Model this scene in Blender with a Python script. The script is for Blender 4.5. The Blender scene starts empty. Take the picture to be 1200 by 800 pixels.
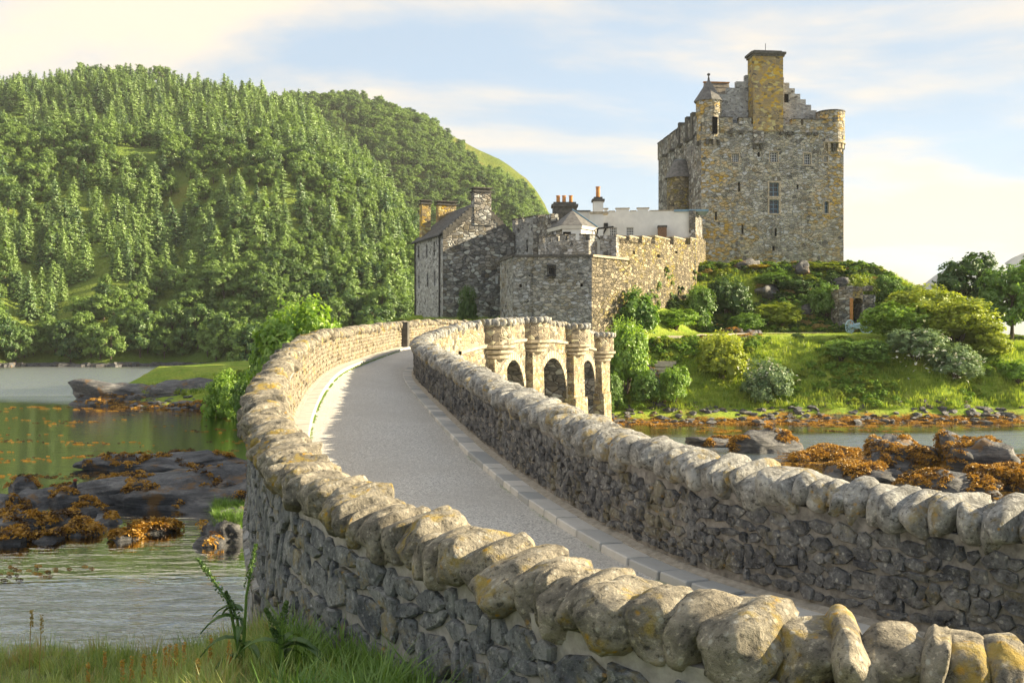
import bpy, bmesh, math, random
from mathutils import Vector, Matrix, noise, Euler
R = math.radians
rng = random.Random(7)
SC = bpy.context.scene
COL = SC.collection

# ------------------------------------------------------------------ camera
FPX, HOR, CZ = 1167.0, 392.0, 5.6          # focal length in photo pixels, horizon row, eye height over the water
cam_d = bpy.data.cameras.new('camera')
cam_d.sensor_width = 36.0
cam_d.lens = FPX / 1200 * 36.0
cam_d.shift_y = -8 / 1200
cam_d.clip_end = 9000
cam = bpy.data.objects.new('camera', cam_d)
COL.objects.link(cam)
cam.location = (0, 0, CZ)
cam.rotation_euler = (R(90), 0, 0)
SC.camera = cam

# ------------------------------------------------------------------ sky and sun
SUN_EL, SUN_AZ = 22.5, 84.0                # azimuth clockwise from +Y (view direction) towards +X
wd = bpy.data.worlds.new('World')
SC.world = wd
wd.use_nodes = True
wn = wd.node_tree
wn.nodes.clear()
def wnode(t, **k):
    n = wn.nodes.new(t)
    for a, b in k.items(): setattr(n, a, b)
    return n
w_out = wnode('ShaderNodeOutputWorld')
w_bg = wnode('ShaderNodeBackground')
w_bg.inputs['Strength'].default_value = 0.105
w_sky = wnode('ShaderNodeTexSky', sky_type='NISHITA', sun_disc=False)
w_sky.sun_elevation = R(SUN_EL)
w_sky.sun_rotation = R(SUN_AZ)
w_sky.air_density = 1.0
w_sky.dust_density = 1.2
w_sky.ozone_density = 1.0
w_tc = wnode('ShaderNodeTexCoord')
w_sep = wnode('ShaderNodeSeparateXYZ')
wn.links.new(w_tc.outputs['Generated'], w_sep.inputs[0])
def wmath(op, a, b=None, c=None, clamp=False):
    n = wnode('ShaderNodeMath', operation=op, use_clamp=clamp)
    for i, v in enumerate((a, b, c)):
        if v is None: continue
        if isinstance(v, (int, float)): n.inputs[i].default_value = v
        else: wn.links.new(v, n.inputs[i])
    return n.outputs[0]
den = wmath('ADD', wmath('ABSOLUTE', w_sep.outputs['Z']), 0.16)
w_cmb = wnode('ShaderNodeCombineXYZ')
wn.links.new(wmath('DIVIDE', w_sep.outputs['X'], den), w_cmb.inputs[0])
wn.links.new(wmath('DIVIDE', w_sep.outputs['Y'], den), w_cmb.inputs[1])
def wnoise(scale, detail, rough, off, dist=0.0):
    mp = wnode('ShaderNodeMapping')
    mp.inputs['Location'].default_value = off
    mp.inputs['Scale'].default_value = (0.8, 1.35, 1)
    mp.inputs['Rotation'].default_value = (0, 0, R(24))
    wn.links.new(w_cmb.outputs[0], mp.inputs[0])
    n = wnode('ShaderNodeTexNoise')
    n.inputs['Scale'].default_value = scale
    n.inputs['Detail'].default_value = detail
    n.inputs['Roughness'].default_value = rough
    n.inputs['Distortion'].default_value = dist
    wn.links.new(mp.outputs[0], n.inputs['Vector'])
    return n.outputs['Fac']
def wramp(v, a, b):
    n = wnode('ShaderNodeMapRange', interpolation_type='SMOOTHSTEP')
    n.inputs[1].default_value = a
    n.inputs[2].default_value = b
    wn.links.new(v, n.inputs[0])
    return n.outputs[0]
cl = wramp(wnoise(0.8, 7, 0.55, (15.2, 8.1, 0), 0.3), 0.45, 0.62)
veil = wmath('MULTIPLY', wramp(wnoise(0.35, 4, 0.5, (8.3, 5.2, 0)), 0.3, 0.75), 0.2)
lum = wnode('ShaderNodeRGBToBW')
wn.links.new(w_sky.outputs[0], lum.inputs[0])
def wtint(col, k):
    n = wnode('ShaderNodeMix', data_type='RGBA', blend_type='MULTIPLY')
    n.inputs[0].default_value = 1.0
    n.inputs[7].default_value = (col[0]*k, col[1]*k, col[2]*k, 1)
    wn.links.new(lum.outputs[0], n.inputs[6])
    return n.outputs[2]
def wmix(f, a, b):
    n = wnode('ShaderNodeMix', data_type='RGBA')
    wn.links.new(f, n.inputs[0]); wn.links.new(a, n.inputs[6]); wn.links.new(b, n.inputs[7])
    return n.outputs[2]
def wcol(c):                               # thin high cloud: an even pale sheet, and brighter cream banks in it
    n = wnode('ShaderNodeRGB'); n.outputs[0].default_value = (*c, 1); return n.outputs[0]
c1 = wmix(wmath('ADD', veil, 0.84), w_sky.outputs[0], wcol((1.26, 1.56, 1.88)))
c2 = wmix(wmath('MULTIPLY', cl, 0.9), c1, wcol((2.8, 2.36, 1.82)))
wn.links.new(c2, w_bg.inputs['Color'])
wn.links.new(w_bg.outputs[0], w_out.inputs[0])

sun_d = bpy.data.lights.new('sun', 'SUN')
sun_d.energy = 4.1
sun_d.angle = R(0.6)
sun_d.color = (1.0, 0.84, 0.56)
sun = bpy.data.objects.new('sun', sun_d)
COL.objects.link(sun)
SDIR = Vector((math.sin(R(SUN_AZ))*math.cos(R(SUN_EL)), math.cos(R(SUN_AZ))*math.cos(R(SUN_EL)), math.sin(R(SUN_EL))))
sun.rotation_euler = SDIR.to_track_quat('Z', 'Y').to_euler()
sun.location = SDIR * 300
vs = SC.view_settings
vs.view_transform = 'Standard'
vs.look = 'None'
vs.exposure = 2.0
vs.gamma = 1.0
vs.use_curve_mapping = False
SC.render.film_transparent = False

# ------------------------------------------------------------------ helpers
def W(px, py, d):                          # photo pixel at a chosen distance -> world point
    return Vector(((px - 600) / FPX * d, d, CZ + (HOR - py) / FPX * d))
def XY(px, d): return ((px - 600) / FPX * d, d)
def ZR(py, d): return CZ + (HOR - py) / FPX * d
def lerp(a, b, t): return a + (b - a) * t
def smooth(a, b, x):
    t = min(1.0, max(0.0, (x - a) / (b - a)))
    return t * t * (3 - 2 * t)
def interp(tab, x):
    if x <= tab[0][0]: return tab[0][1]
    for (a, va), (b, vb) in zip(tab, tab[1:]):
        if x <= b: return lerp(va, vb, (x - a) / (b - a))
    return tab[-1][1]
def nz(x, y, z=0.0, sc=1.0, oct=4):
    return noise.fractal(Vector((x*sc, y*sc, z*sc)), 1.0, 2.0, oct, noise_basis='PERLIN_ORIGINAL')

class MB:                                  # collects geometry in world coordinates
    def __init__(s): s.v, s.f, s.sm = [], [], False
    def add(s, vs, fs):
        o = len(s.v)
        s.v.extend(Vector(v) for v in vs)
        s.f.extend(tuple(i + o for i in f) for f in fs)
    def quad(s, a, b, c, d): s.add([a, b, c, d], [(0, 1, 2, 3)])
    def tri(s, a, b, c): s.add([a, b, c], [(0, 1, 2)])
    def prism(s, pts, z0, z1, cap=True):   # vertical prism, pts counter-clockwise; z0/z1 numbers or lists
        n = len(pts)
        za = z0 if isinstance(z0, (list, tuple)) else [z0]*n
        zb = z1 if isinstance(z1, (list, tuple)) else [z1]*n
        vs = [(p[0], p[1], za[i]) for i, p in enumerate(pts)] + [(p[0], p[1], zb[i]) for i, p in enumerate(pts)]
        fs = [(i, (i+1) % n, n+(i+1) % n, n+i) for i in range(n)]
        if cap: fs += [tuple(range(n, 2*n)), tuple(range(n-1, -1, -1))]
        s.add(vs, fs)
    def box(s, c, half, M=None):
        x, y, z = half
        vs = [Vector((sx*x, sy*y, sz*z)) for sx in (-1, 1) for sy in (-1, 1) for sz in (-1, 1)]
        if M is not None: vs = [M @ v for v in vs]
        s.add([v + Vector(c) for v in vs], [(0,1,3,2),(4,6,7,5),(0,4,5,1),(2,3,7,6),(0,2,6,4),(1,5,7,3)])
    def tube(s, pts, rad, seg=8, cap=True):
        pts = [Vector(p) for p in pts]
        rr = rad if isinstance(rad, (list, tuple)) else [rad]*len(pts)
        vs, fs = [], []
        for i, p in enumerate(pts):
            t = (pts[min(i+1, len(pts)-1)] - pts[max(i-1, 0)]).normalized()
            a = t.cross(Vector((0, 0, 1)))
            if a.length < 1e-3: a = t.cross(Vector((1, 0, 0)))
            a.normalize(); b = t.cross(a)
            for k in range(seg):
                an = 2*math.pi*k/seg
                vs.append(p + (a*math.cos(an) + b*math.sin(an))*rr[i])
        for i in range(len(pts)-1):
            for k in range(seg):
                k2 = (k+1) % seg
                fs.append((i*seg+k, (i+1)*seg+k, (i+1)*seg+k2, i*seg+k2))
        if cap:
            fs.append(tuple(range(seg))); fs.append(tuple((len(pts)-1)*seg+k for k in range(seg-1, -1, -1)))
        s.add(vs, fs)
    def lathe(s, c, prof, seg=24, a0=0.0, a1=2*math.pi):
        full = abs(a1-a0-2*math.pi) < 1e-6
        n = seg if full else seg+1
        vs, fs = [], []
        for r, z in prof:
            for k in range(n):
                an = a0 + (a1-a0)*k/seg
                vs.append((c[0]+r*math.cos(an), c[1]+r*math.sin(an), z))
        for i in range(len(prof)-1):
            for k in range(seg):
                k2 = (k+1) % n if full else k+1
                fs.append((i*n+k, i*n+k2, (i+1)*n+k2, (i+1)*n+k))
        s.add(vs, fs)
    def mesh(s, name, off=Vector((0, 0, 0)), smoothed=False):
        me = bpy.data.meshes.new(name)
        me.from_pydata([tuple(v - off) for v in s.v], [], s.f)
        if smoothed: me.polygons.foreach_set('use_smooth', [True]*len(me.polygons))
        me.update()
        return me

def setp(o, label=None, cat=None, group=None, kind=None):
    if label: o['label'] = label
    if cat: o['category'] = cat
    if group: o['group'] = group
    if kind: o['kind'] = kind
    return o
def root(name, loc, label, cat, group=None):
    o = bpy.data.objects.new(name, None)
    o.empty_display_size = 0.3
    o.location = loc
    COL.objects.link(o)
    setp(o, label, cat, group)
    return o
def base_of(p):
    v = Vector((0, 0, 0))
    while p is not None:
        v += Vector(p.location); p = p.parent
    return v
def part(mb, name, mat, parent=None, smoothed=False, kind=None, label=None):
    off = base_of(parent)
    me = mb.mesh(name, off, smoothed) if isinstance(mb, MB) else mb
    if mat: me.materials.append(mat)
    o = bpy.data.objects.new(name, me)
    COL.objects.link(o)
    if parent: o.parent = parent
    setp(o, label, None, None, kind)
    return o
def piece(me, name, M, parent, off=None):  # shared mesh placed by a world matrix
    o = bpy.data.objects.new(name, me)
    COL.objects.link(o)
    if parent: o.parent = parent
    if off is None: off = base_of(parent)
    o.matrix_basis = Matrix.Translation(-off) @ M
    return o
def struct(mb, name, mat, smoothed=False):
    o = part(mb, name, mat, None, smoothed); o['kind'] = 'structure'
    return o

# ------------------------------------------------------------------ materials
class NT:
    def __init__(s, name):
        s.m = bpy.data.materials.new(name)
        s.m.use_nodes = True
        s.t = s.m.node_tree
        s.t.nodes.clear()
        s.out = s.n('ShaderNodeOutputMaterial')
        s._pos = None
    def n(s, t, **k):
        x = s.t.nodes.new(t)
        for a, b in k.items(): setattr(x, a, b)
        return x
    def l(s, a, b): s.t.links.new(a, b)
    def put(s, sock, v):
        if isinstance(v, bpy.types.NodeSocket): s.l(v, sock)
        elif isinstance(v, (tuple, list)) and sock.type == 'RGBA': sock.default_value = (*v[:3], 1)
        else: sock.default_value = v
    def pos(s, scale=(1, 1, 1), obj=False):
        if obj: src = s.n('ShaderNodeTexCoord').outputs['Object']
        else: src = s.n('ShaderNodeNewGeometry').outputs['Position']
        mp = s.n('ShaderNodeMapping')
        mp.inputs['Scale'].default_value = scale
        s.l(src, mp.inputs[0])
        return mp.outputs[0]
    def noise(s, vec, scale, detail=4, rough=0.55, dist=0.0):
        x = s.n('ShaderNodeTexNoise')
        s.l(vec, x.inputs['Vector'])
        x.inputs['Scale'].default_value = scale
        x.inputs['Detail'].default_value = detail
        x.inputs['Roughness'].default_value = rough
        x.inputs['Distortion'].default_value = dist
        return x.outputs['Fac']
    def vor(s, vec, scale, feature='F1', out='Distance', rnd=1.0):
        x = s.n('ShaderNodeTexVoronoi', feature=feature)
        s.l(vec, x.inputs['Vector'])
        x.inputs['Scale'].default_value = scale
        x.inputs['Randomness'].default_value = rnd
        return x.outputs[out]
    def rng(s, v, a, b, c=0.0, d=1.0, sm=True):
        x = s.n('ShaderNodeMapRange', interpolation_type='SMOOTHSTEP' if sm else 'LINEAR')
        s.l(v, x.inputs[0])
        for i, q in zip((1, 2, 3, 4), (a, b, c, d)): x.inputs[i].default_value = q
        return x.outputs[0]
    def math(s, op, a, b=0.0, clamp=False):
        x = s.n('ShaderNodeMath', operation=op, use_clamp=clamp)
        s.put(x.inputs[0], a); s.put(x.inputs[1], b)
        return x.outputs[0]
    def mix(s, f, a, b, blend='MIX'):
        x = s.n('ShaderNodeMix', data_type='RGBA', blend_type=blend)
        s.put(x.inputs[0], f); s.put(x.inputs[6], a); s.put(x.inputs[7], b)
        return x.outputs[2]
    def ramp(s, v, stops):
        x = s.n('ShaderNodeValToRGB')
        e = x.color_ramp.elements
        while len(e) < len(stops): e.new(0.5)
        for q, (p, c) in zip(e, stops):
            q.position = p; q.color = (*c, 1)
        s.l(v, x.inputs[0])
        return x.outputs[0]
    def bump(s, h, strength, dist, nrm=None):
        x = s.n('ShaderNodeBump')
        s.put(x.inputs['Height'], h)
        x.inputs['Strength'].default_value = strength
        x.inputs['Distance'].default_value = dist
        if nrm: s.l(nrm, x.inputs['Normal'])
        return x.outputs[0]
    def bsdf(s, col, rough=0.85, nrm=None, spec=0.3, **k):
        b = s.n('ShaderNodeBsdfPrincipled')
        s.put(b.inputs['Base Color'], col)
        s.put(b.inputs['Roughness'], rough)
        b.inputs['Specular IOR Level'].default_value = spec
        if nrm: s.l(nrm, b.inputs['Normal'])
        for a, v in k.items(): s.put(b.inputs[a.replace('_', ' ')], v)
        return b.outputs[0]
    def done(s, sh):
        s.l(sh, s.out.inputs[0])
        return s.m
    def rand(s): return s.n('ShaderNodeObjectInfo').outputs['Random']

def simple(name, col, rough=0.8, spec=0.3, var=0.12, scale=6, bump=0.0, metal=0.0):
    t = NT(name); p = t.pos()
    n = t.noise(p, scale, 5, 0.6)
    c = t.mix(t.rng(n, 0.25, 0.75), tuple(x*(1-var) for x in col), tuple(min(1, x*(1+var)) for x in col))
    nb = t.bump(n, bump, 0.02) if bump else None
    return t.done(t.bsdf(c, rough, nb, spec, Metallic=metal))

def rubble(name, cols, mortar, scale, lichen=(0.42, 0.23, 0.03), lich=0.3, flat=1.7, bump=0.6, streak=0.35, pale=0.25, dark=(0.05, 0.05, 0.05), lscale=0.35, mw=0.05):
    """rubble masonry: one Voronoi cell to a stone, sunk mortar, lichen patches, rain streaks"""
    t = NT(name)
    p = t.pos((1, 1, flat))
    wob = t.n('ShaderNodeTexNoise'); t.l(p, wob.inputs['Vector']); wob.inputs['Scale'].default_value = scale*0.9; wob.inputs['Detail'].default_value = 2
    add = t.n('ShaderNodeVectorMath', operation='MULTIPLY_ADD')
    t.l(wob.outputs['Color'], add.inputs[0]); add.inputs[1].default_value = (0.35/scale,)*3; t.l(p, add.inputs[2])
    pv = add.outputs[0]
    cell = t.vor(pv, scale, 'F1', 'Color')
    edge = t.vor(pv, scale, 'DISTANCE_TO_EDGE', 'Distance')
    sep = t.n('ShaderNodeSeparateColor'); t.l(cell, sep.inputs[0])
    n = len(cols)
    c = t.ramp(sep.outputs[0], [((i+0.5)/n, cols[i]) for i in range(n)])
    fine = t.noise(t.pos(), scale*7, 6, 0.65)
    c = t.mix(t.rng(sep.outputs[2], 0.72, 0.9), c, tuple(min(0.6, x*1.7) for x in cols[1]))
    c = t.mix(t.rng(sep.outputs[2], 0.20, 0.06, 0.0, 0.65), c, dark)
    c = t.mix(t.rng(fine, 0.2, 0.8, 0.0, 0.6), c, t.mix(0.6, c, dark))
    gap = t.rng(edge, mw*0.3, mw*1.3)
    c = t.mix(gap, mortar, c)
    # pale crusts and rain streaks
    st = t.noise(t.pos((1, 1, 0.06)), 1.5, 7, 0.7)
    c = t.mix(t.math('MULTIPLY', t.rng(st, 0.52, 0.72), streak), c, dark)
    pa = t.noise(t.pos((1.1, 1, 0.45)), 0.8, 6, 0.7)
    c = t.mix(t.math('MULTIPLY', t.rng(pa, 0.5, 0.7), pale), c, (0.52, 0.50, 0.46))
    li = t.noise(t.pos(), lscale, 3, 0.6, 0.4)
    li2 = t.rng(t.math('ADD', t.math('MULTIPLY', sep.outputs[1], 0.45), t.math('MULTIPLY', fine, 0.55)), 0.42, 0.62)
    lm = t.math('MULTIPLY', t.rng(li, 0.40, 0.62), t.math('MULTIPLY', li2, lich))
    c = t.mix(lm, c, t.mix(t.rng(fine, 0.35, 0.65), lichen, (lichen[0]*1.05, lichen[1]*1.5, lichen[2]*2.0)))
    h = t.math('ADD', t.math('MULTIPLY', t.rng(edge, 0.0, mw*2.6), 1.0), t.math('ADD', t.math('MULTIPLY', fine, 0.5), t.math('MULTIPLY', sep.outputs[2], 0.5)))
    return t.done(t.bsdf(c, 0.92, t.bump(h, bump, 0.16), 0.15))

def boulder(name, base, darkc, ochre, lich=0.6, obj=False, scale=1.0, bump=0.75):
    """a single weathered stone: grain, pale crust, ochre lichen"""
    t = NT(name); p = t.pos(obj=obj); rd = t.rand()
    n1 = t.noise(p, 5*scale, 8, 0.65); n2 = t.noise(p, 22*scale, 6, 0.7); n3 = t.noise(p, 2.2*scale, 4, 0.6, 0.5)
    n4 = t.noise(p, 9*scale, 6, 0.7)
    c = t.mix(t.rng(n1, 0.3, 0.7), darkc, base)
    c = t.mix(t.math('MULTIPLY', rd, 0.55), c, t.mix(1.0, c, (0.55, 0.58, 0.62), 'MULTIPLY'))
    c = t.mix(t.math('MULTIPLY', t.rng(n2, 0.55, 0.68), 0.6), c, tuple(min(1, b*1.55) for b in base))
    c = t.mix(t.math('MULTIPLY', t.rng(n2, 0.48, 0.34), 0.75), c, (0.035, 0.033, 0.03))
    c = t.mix(t.math('MULTIPLY', t.rng(t.math('ADD', t.math('MULTIPLY', n3, 0.6), t.math('MULTIPLY', n4, 0.4)), 0.52, 0.62), lich), c, t.mix(n2, ochre, (0.30, 0.27, 0.08)))
    crk = t.noise(t.pos((1, 1, 1.6), obj), 2.1*scale, 2.5, 0.6, 0.35)
    crk = t.rng(t.math('ABSOLUTE', t.math('SUBTRACT', crk, 0.5)), 0.0, 0.008)
    spot = t.rng(t.vor(p, 17*scale, 'F1', 'Distance'), 0.30, 0.16)
    c = t.mix(t.math('MULTIPLY', t.math('MULTIPLY', spot, t.rng(n1, 0.45, 0.6)), 0.55), c, (0.56, 0.55, 0.50))
    spot2 = t.rng(t.vor(p, 11*scale, 'F1', 'Distance'), 0.22, 0.12)
    c = t.mix(t.math('MULTIPLY', t.math('MULTIPLY', spot2, t.rng(n3, 0.52, 0.6)), lich), c, (0.50, 0.28, 0.03))
    n5 = t.noise(p, 60*scale, 4, 0.7)
    h = t.math('ADD', t.math('ADD', n1, t.math('MULTIPLY', n5, 0.32)), t.math('ADD', t.math('MULTIPLY', n2, 0.5), t.math('MULTIPLY', crk, 0.05)))
    return t.done(t.bsdf(c, 0.92, t.bump(h, bump, 0.085), 0.15))

def leafy(name, c1, c2, trans=0.35, obj_rand=0.5, hue2=None):
    t = NT(name); rd = t.rand(); p = t.pos()
    n = t.noise(p, 0.9, 3)
    g = t.n('ShaderNodeNewGeometry').outputs['Random Per Island']
    v = t.math('ADD', t.math('MULTIPLY', g, 0.45), t.math('ADD', t.math('MULTIPLY', rd, obj_rand), t.math('MULTIPLY', n, 0.25)))
    c = t.mix(t.rng(v, 0.15, 0.95, sm=False), c1, c2)
    if hue2: c = t.mix(t.rng(t.math('FRACT', t.math('MULTIPLY', rd, 7.31)), 0.72, 0.95), c, hue2)
    d = t.n('ShaderNodeBsdfDiffuse'); t.l(c, d.inputs[0])
    tr = t.n('ShaderNodeBsdfTranslucent'); t.l(t.mix(1.0, c, (1.25, 1.2, 0.7), 'MULTIPLY'), tr.inputs[0])
    gl = t.n('ShaderNodeBsdfGlossy'); gl.inputs['Roughness'].default_value = 0.45; gl.inputs[0].default_value = (0.9, 0.95, 0.9, 1)
    m = t.n('ShaderNodeMixShader'); m.inputs[0].default_value = trans; t.l(d.outputs[0], m.inputs[1]); t.l(tr.outputs[0], m.inputs[2])
    m2 = t.n('ShaderNodeMixShader'); m2.inputs[0].default_value = 0.045; t.l(m.outputs[0], m2.inputs[1]); t.l(gl.outputs[0], m2.inputs[2])
    return t.done(m2.outputs[0])

M = {}
M['coping'] = boulder('coping_stone', (0.45, 0.40, 0.31), (0.15, 0.135, 0.11), (0.44, 0.27, 0.04), 0.8)
M['coping_r'] = boulder('coping_stone_grey', (0.50, 0.49, 0.46), (0.18, 0.175, 0.165), (0.42, 0.25, 0.04), 0.55)
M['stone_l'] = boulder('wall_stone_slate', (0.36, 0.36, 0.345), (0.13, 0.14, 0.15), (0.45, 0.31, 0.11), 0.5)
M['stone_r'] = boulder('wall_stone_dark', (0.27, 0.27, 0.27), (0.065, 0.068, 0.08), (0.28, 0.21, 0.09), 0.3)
M['stone_warm'] = boulder('wall_stone_warm', (0.42, 0.36, 0.27), (0.20, 0.17, 0.13), (0.40, 0.25, 0.06), 0.5)
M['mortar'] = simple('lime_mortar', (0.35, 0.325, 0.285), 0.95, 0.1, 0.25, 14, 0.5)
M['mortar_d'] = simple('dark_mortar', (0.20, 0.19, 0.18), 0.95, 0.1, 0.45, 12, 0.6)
warm = [(0.20, 0.17, 0.13), (0.40, 0.33, 0.22), (0.30, 0.26, 0.20), (0.48, 0.40, 0.28), (0.25, 0.20, 0.14)]
grey = [(0.21, 0.21, 0.20), (0.38, 0.36, 0.33), (0.13, 0.13, 0.13), (0.44, 0.41, 0.37), (0.27, 0.25, 0.225)]
M['bridge'] = rubble('bridge_rubble', warm, (0.50, 0.43, 0.32), 3.2, lich=0.35, streak=0.12, pale=0.15, bump=0.7)
M['ashlar'] = simple('dressed_stone', (0.40, 0.34, 0.25), 0.9, 0.15, 0.3, 5, 0.3)
M['keep'] = rubble('keep_rubble', [(0.302,0.288,0.258),(0.514,0.469,0.393),(0.600,0.559,0.439),(0.212,0.204,0.189),(0.514,0.469,0.393)], (0.600,0.590,0.500), 2.2, lichen=(0.55,0.27,0.02), lich=0.75, streak=0.6, pale=0.5, lscale=0.13, bump=1.0)
M['house'] = rubble('house_rubble', grey, (0.13, 0.125, 0.12), 2.2, lich=0.15, streak=0.3, pale=0.30, bump=0.8)
M['house_side'] = rubble('house_side_rubble', [(0.363,0.363,0.363),(0.484,0.484,0.472),(0.266,0.266,0.273),(0.436,0.430,0.411)], (0.508,0.496,0.472), 3.0, lich=0.05, streak=0.3, pale=0.2)
M['bastion'] = rubble('bastion_rubble', [(0.31,0.305,0.29),(0.50,0.485,0.45),(0.42,0.40,0.365),(0.21,0.21,0.205),(0.54,0.52,0.48)], (0.44,0.43,0.40), 2.6, lich=0.2, streak=0.7, pale=0.45, bump=0.9)
M['curtain'] = rubble('curtain_rubble', [(0.20,0.17,0.12),(0.31,0.26,0.18),(0.15,0.13,0.10),(0.36,0.31,0.22)], (0.28,0.24,0.17), 2.6, lichen=(0.36,0.23,0.03), lich=0.6, streak=0.7, pale=0.12, bump=1.0)
M['chimney'] = rubble('chimney_rubble', [(0.34,0.27,0.16),(0.42,0.31,0.14),(0.26,0.21,0.14)], (0.36, 0.29, 0.17), 2.4, lichen=(0.55,0.28,0.02), lich=0.9, streak=0.1, pale=0.1, lscale=0.9)
M['harl'] = simple('white_harling', (0.74, 0.72, 0.67), 0.95, 0.1, 0.08, 1.3, 0.15)
M['slate'] = simple('roof_slate', (0.13, 0.125, 0.12), 0.7, 0.35, 0.4, 3.5, 0.3)
M['slate_w'] = simple('roof_slate_lichened', (0.24, 0.205, 0.16), 0.85, 0.2, 0.35, 3.0, 0.4)
M['lead'] = simple('lead_flashing', (0.16, 0.27, 0.36), 0.5, 0.5, 0.2, 4)
M['darkstone'] = simple('dark_stone_cap', (0.10, 0.095, 0.085), 0.9, 0.2, 0.4, 4, 0.3)
M['pot'] = simple('terracotta', (0.50, 0.23, 0.08), 0.85, 0.2, 0.25, 4)
M['frame'] = simple('white_window_frame', (0.62, 0.62, 0.60), 0.6, 0.3, 0.05)
M['iron'] = simple('black_iron', (0.02, 0.02, 0.022), 0.6, 0.4, 0.2)
M['wood'] = simple('weathered_timber', (0.22, 0.13, 0.08), 0.85, 0.2, 0.3, 8)
t = NT('window_glass'); M['glass'] = t.done(t.bsdf((0.02, 0.025, 0.03), 0.08, None, 0.6))
M['void'] = simple('dark_room', (0.012, 0.012, 0.013), 0.95, 0.05, 0.2)
M['gun'] = simple('pale_blue_paint', (0.45, 0.60, 0.68), 0.5, 0.4, 0.15, 8)
# road: fine grey gravel chips
t = NT('road_gravel'); p = t.pos()
cell = t.vor(p, 75, 'F1', 'Color'); sp = t.n('ShaderNodeSeparateColor'); t.l(cell, sp.inputs[0])
dist = t.vor(p, 75)
c = t.ramp(sp.outputs[0], [(0.0, (0.28, 0.275, 0.27)), (0.5, (0.53, 0.515, 0.49)), (1.0, (0.74, 0.72, 0.68))])
c = t.mix(t.rng(t.noise(p, 0.6, 6, 0.65), 0.35, 0.7, 0, 0.5), c, (0.44, 0.42, 0.39))
c = t.mix(t.rng(t.noise(p, 2.6, 6, 0.7), 0.55, 0.75, 0, 0.45), c, (0.62, 0.60, 0.56))
M['road'] = t.done(t.bsdf(c, 0.9, t.bump(t.math('ADD', t.math('MULTIPLY', sp.outputs[1], 0.8), dist), 0.7, 0.012), 0.25))
t = NT('kerb_granite'); p = t.pos(); rd = t.rand()
c = t.mix(t.rng(rd, 0.0, 1.0, sm=False), (0.30, 0.32, 0.34), (0.60, 0.59, 0.57))
c = t.mix(t.rng(t.noise(p, 6, 6, 0.7), 0.35, 0.75, 0, 0.4), c, (0.34, 0.33, 0.30))
M['kerb'] = t.done(t.bsdf(c, 0.85, t.bump(t.noise(p, 40, 4), 0.3, 0.01), 0.25))
M['kerb_l'] = simple('pale_concrete', (0.48, 0.455, 0.41), 0.9, 0.2, 0.12, 5, 0.2)
# water: dark green loch, calm and wind-ruffled patches
t = NT('loch_water'); p = t.pos()
gust = t.noise(t.pos((0.018, 0.085, 1)), 1.0, 3, 0.5, 0.4)
sy = t.n('ShaderNodeSeparateXYZ'); t.l(p, sy.inputs[0])
wy = t.math('ADD', sy.outputs[1], t.math('MULTIPLY', t.math('SUBTRACT', gust, 0.5), 26.0))
band = t.math('ADD', t.math('MULTIPLY', t.rng(wy, 14, 17), t.rng(wy, 25, 22)), t.math('ADD', t.math('MULTIPLY', t.rng(wy, 44, 47), t.rng(wy, 60, 55)), t.rng(wy, 80, 90)))
left_calm = t.math('MULTIPLY', t.rng(sy.outputs[0], 2.0, -2.0), t.math('MULTIPLY', t.rng(wy, 40, 43), t.rng(wy, 64, 60)))
ruf = t.math('SUBTRACT', band, left_calm, True)
w1 = t.noise(t.pos((0.55, 1.9, 1)), 1.0, 4, 0.6, 0.6)
w2 = t.noise(t.pos((1.6, 4.5, 1)), 1.0, 3, 0.5, 0.3)
h = t.math('ADD', w1, t.math('MULTIPLY', w2, 0.35))
bm = t.n('ShaderNodeBump'); t.l(h, bm.inputs['Height']); bm.inputs['Distance'].default_value = 0.2
t.l(t.rng(ruf, 0, 1, 0.10, 1.0, sm=False), bm.inputs['Strength'])
deep = t.mix(t.rng(t.noise(p, 0.05, 3), 0.35, 0.65), (0.010, 0.05, 0.042), (0.025, 0.055, 0.022))
df = t.n('ShaderNodeBsdfDiffuse'); t.l(deep, df.inputs[0])
gl = t.n('ShaderNodeBsdfGlossy'); t.l(bm.outputs[0], gl.inputs['Normal']); t.l(t.rng(ruf, 0, 1, 0.04, 0.26, sm=False), gl.inputs['Roughness'])
fr = t.n('ShaderNodeFresnel'); fr.inputs['IOR'].default_value = 1.5; t.l(bm.outputs[0], fr.inputs['Normal'])
b = t.n('ShaderNodeMixShader'); t.l(t.math('MULTIPLY', fr.outputs[0], 3.4, True), b.inputs[0]); t.l(df.outputs[0], b.inputs[1]); t.l(gl.outputs[0], b.inputs[2])
M['water'] = t.done(b.outputs[0])
# grass land
def land(name, a, b_, c_, sc=0.35):
    t = NT(name); p = t.pos()
    n1 = t.noise(p, sc, 5, 0.6); n2 = t.noise(p, 5.0, 6, 0.7); n3 = t.noise(p, sc*3.1, 4, 0.6)
    c = t.mix(t.rng(n1, 0.35, 0.65), a, b_)
    c = t.mix(t.rng(n3, 0.55, 0.72), c, c_)
    c = t.mix(t.rng(n2, 0.3, 0.75, 0.0, 0.55), c, tuple(x*0.35 for x in a))
    return t, c, n2
t, c, n2 = land('island_turf', (0.24, 0.36, 0.045), (0.38, 0.45, 0.07), (0.42, 0.40, 0.09))
sz = t.n('ShaderNodeSeparateXYZ'); t.l(t.n('ShaderNodeNewGeometry').outputs['Position'], sz.inputs[0])
zz = t.math('ADD', sz.outputs[2], t.math('MULTIPLY', t.math('SUBTRACT', t.noise(t.pos(), 0.6, 5, 0.7), 0.5), 1.6))
shore = t.mix(t.rng(t.noise(t.pos(), 1.6, 6, 0.7), 0.42, 0.6), (0.06, 0.055, 0.045), (0.36, 0.17, 0.025))
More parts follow.
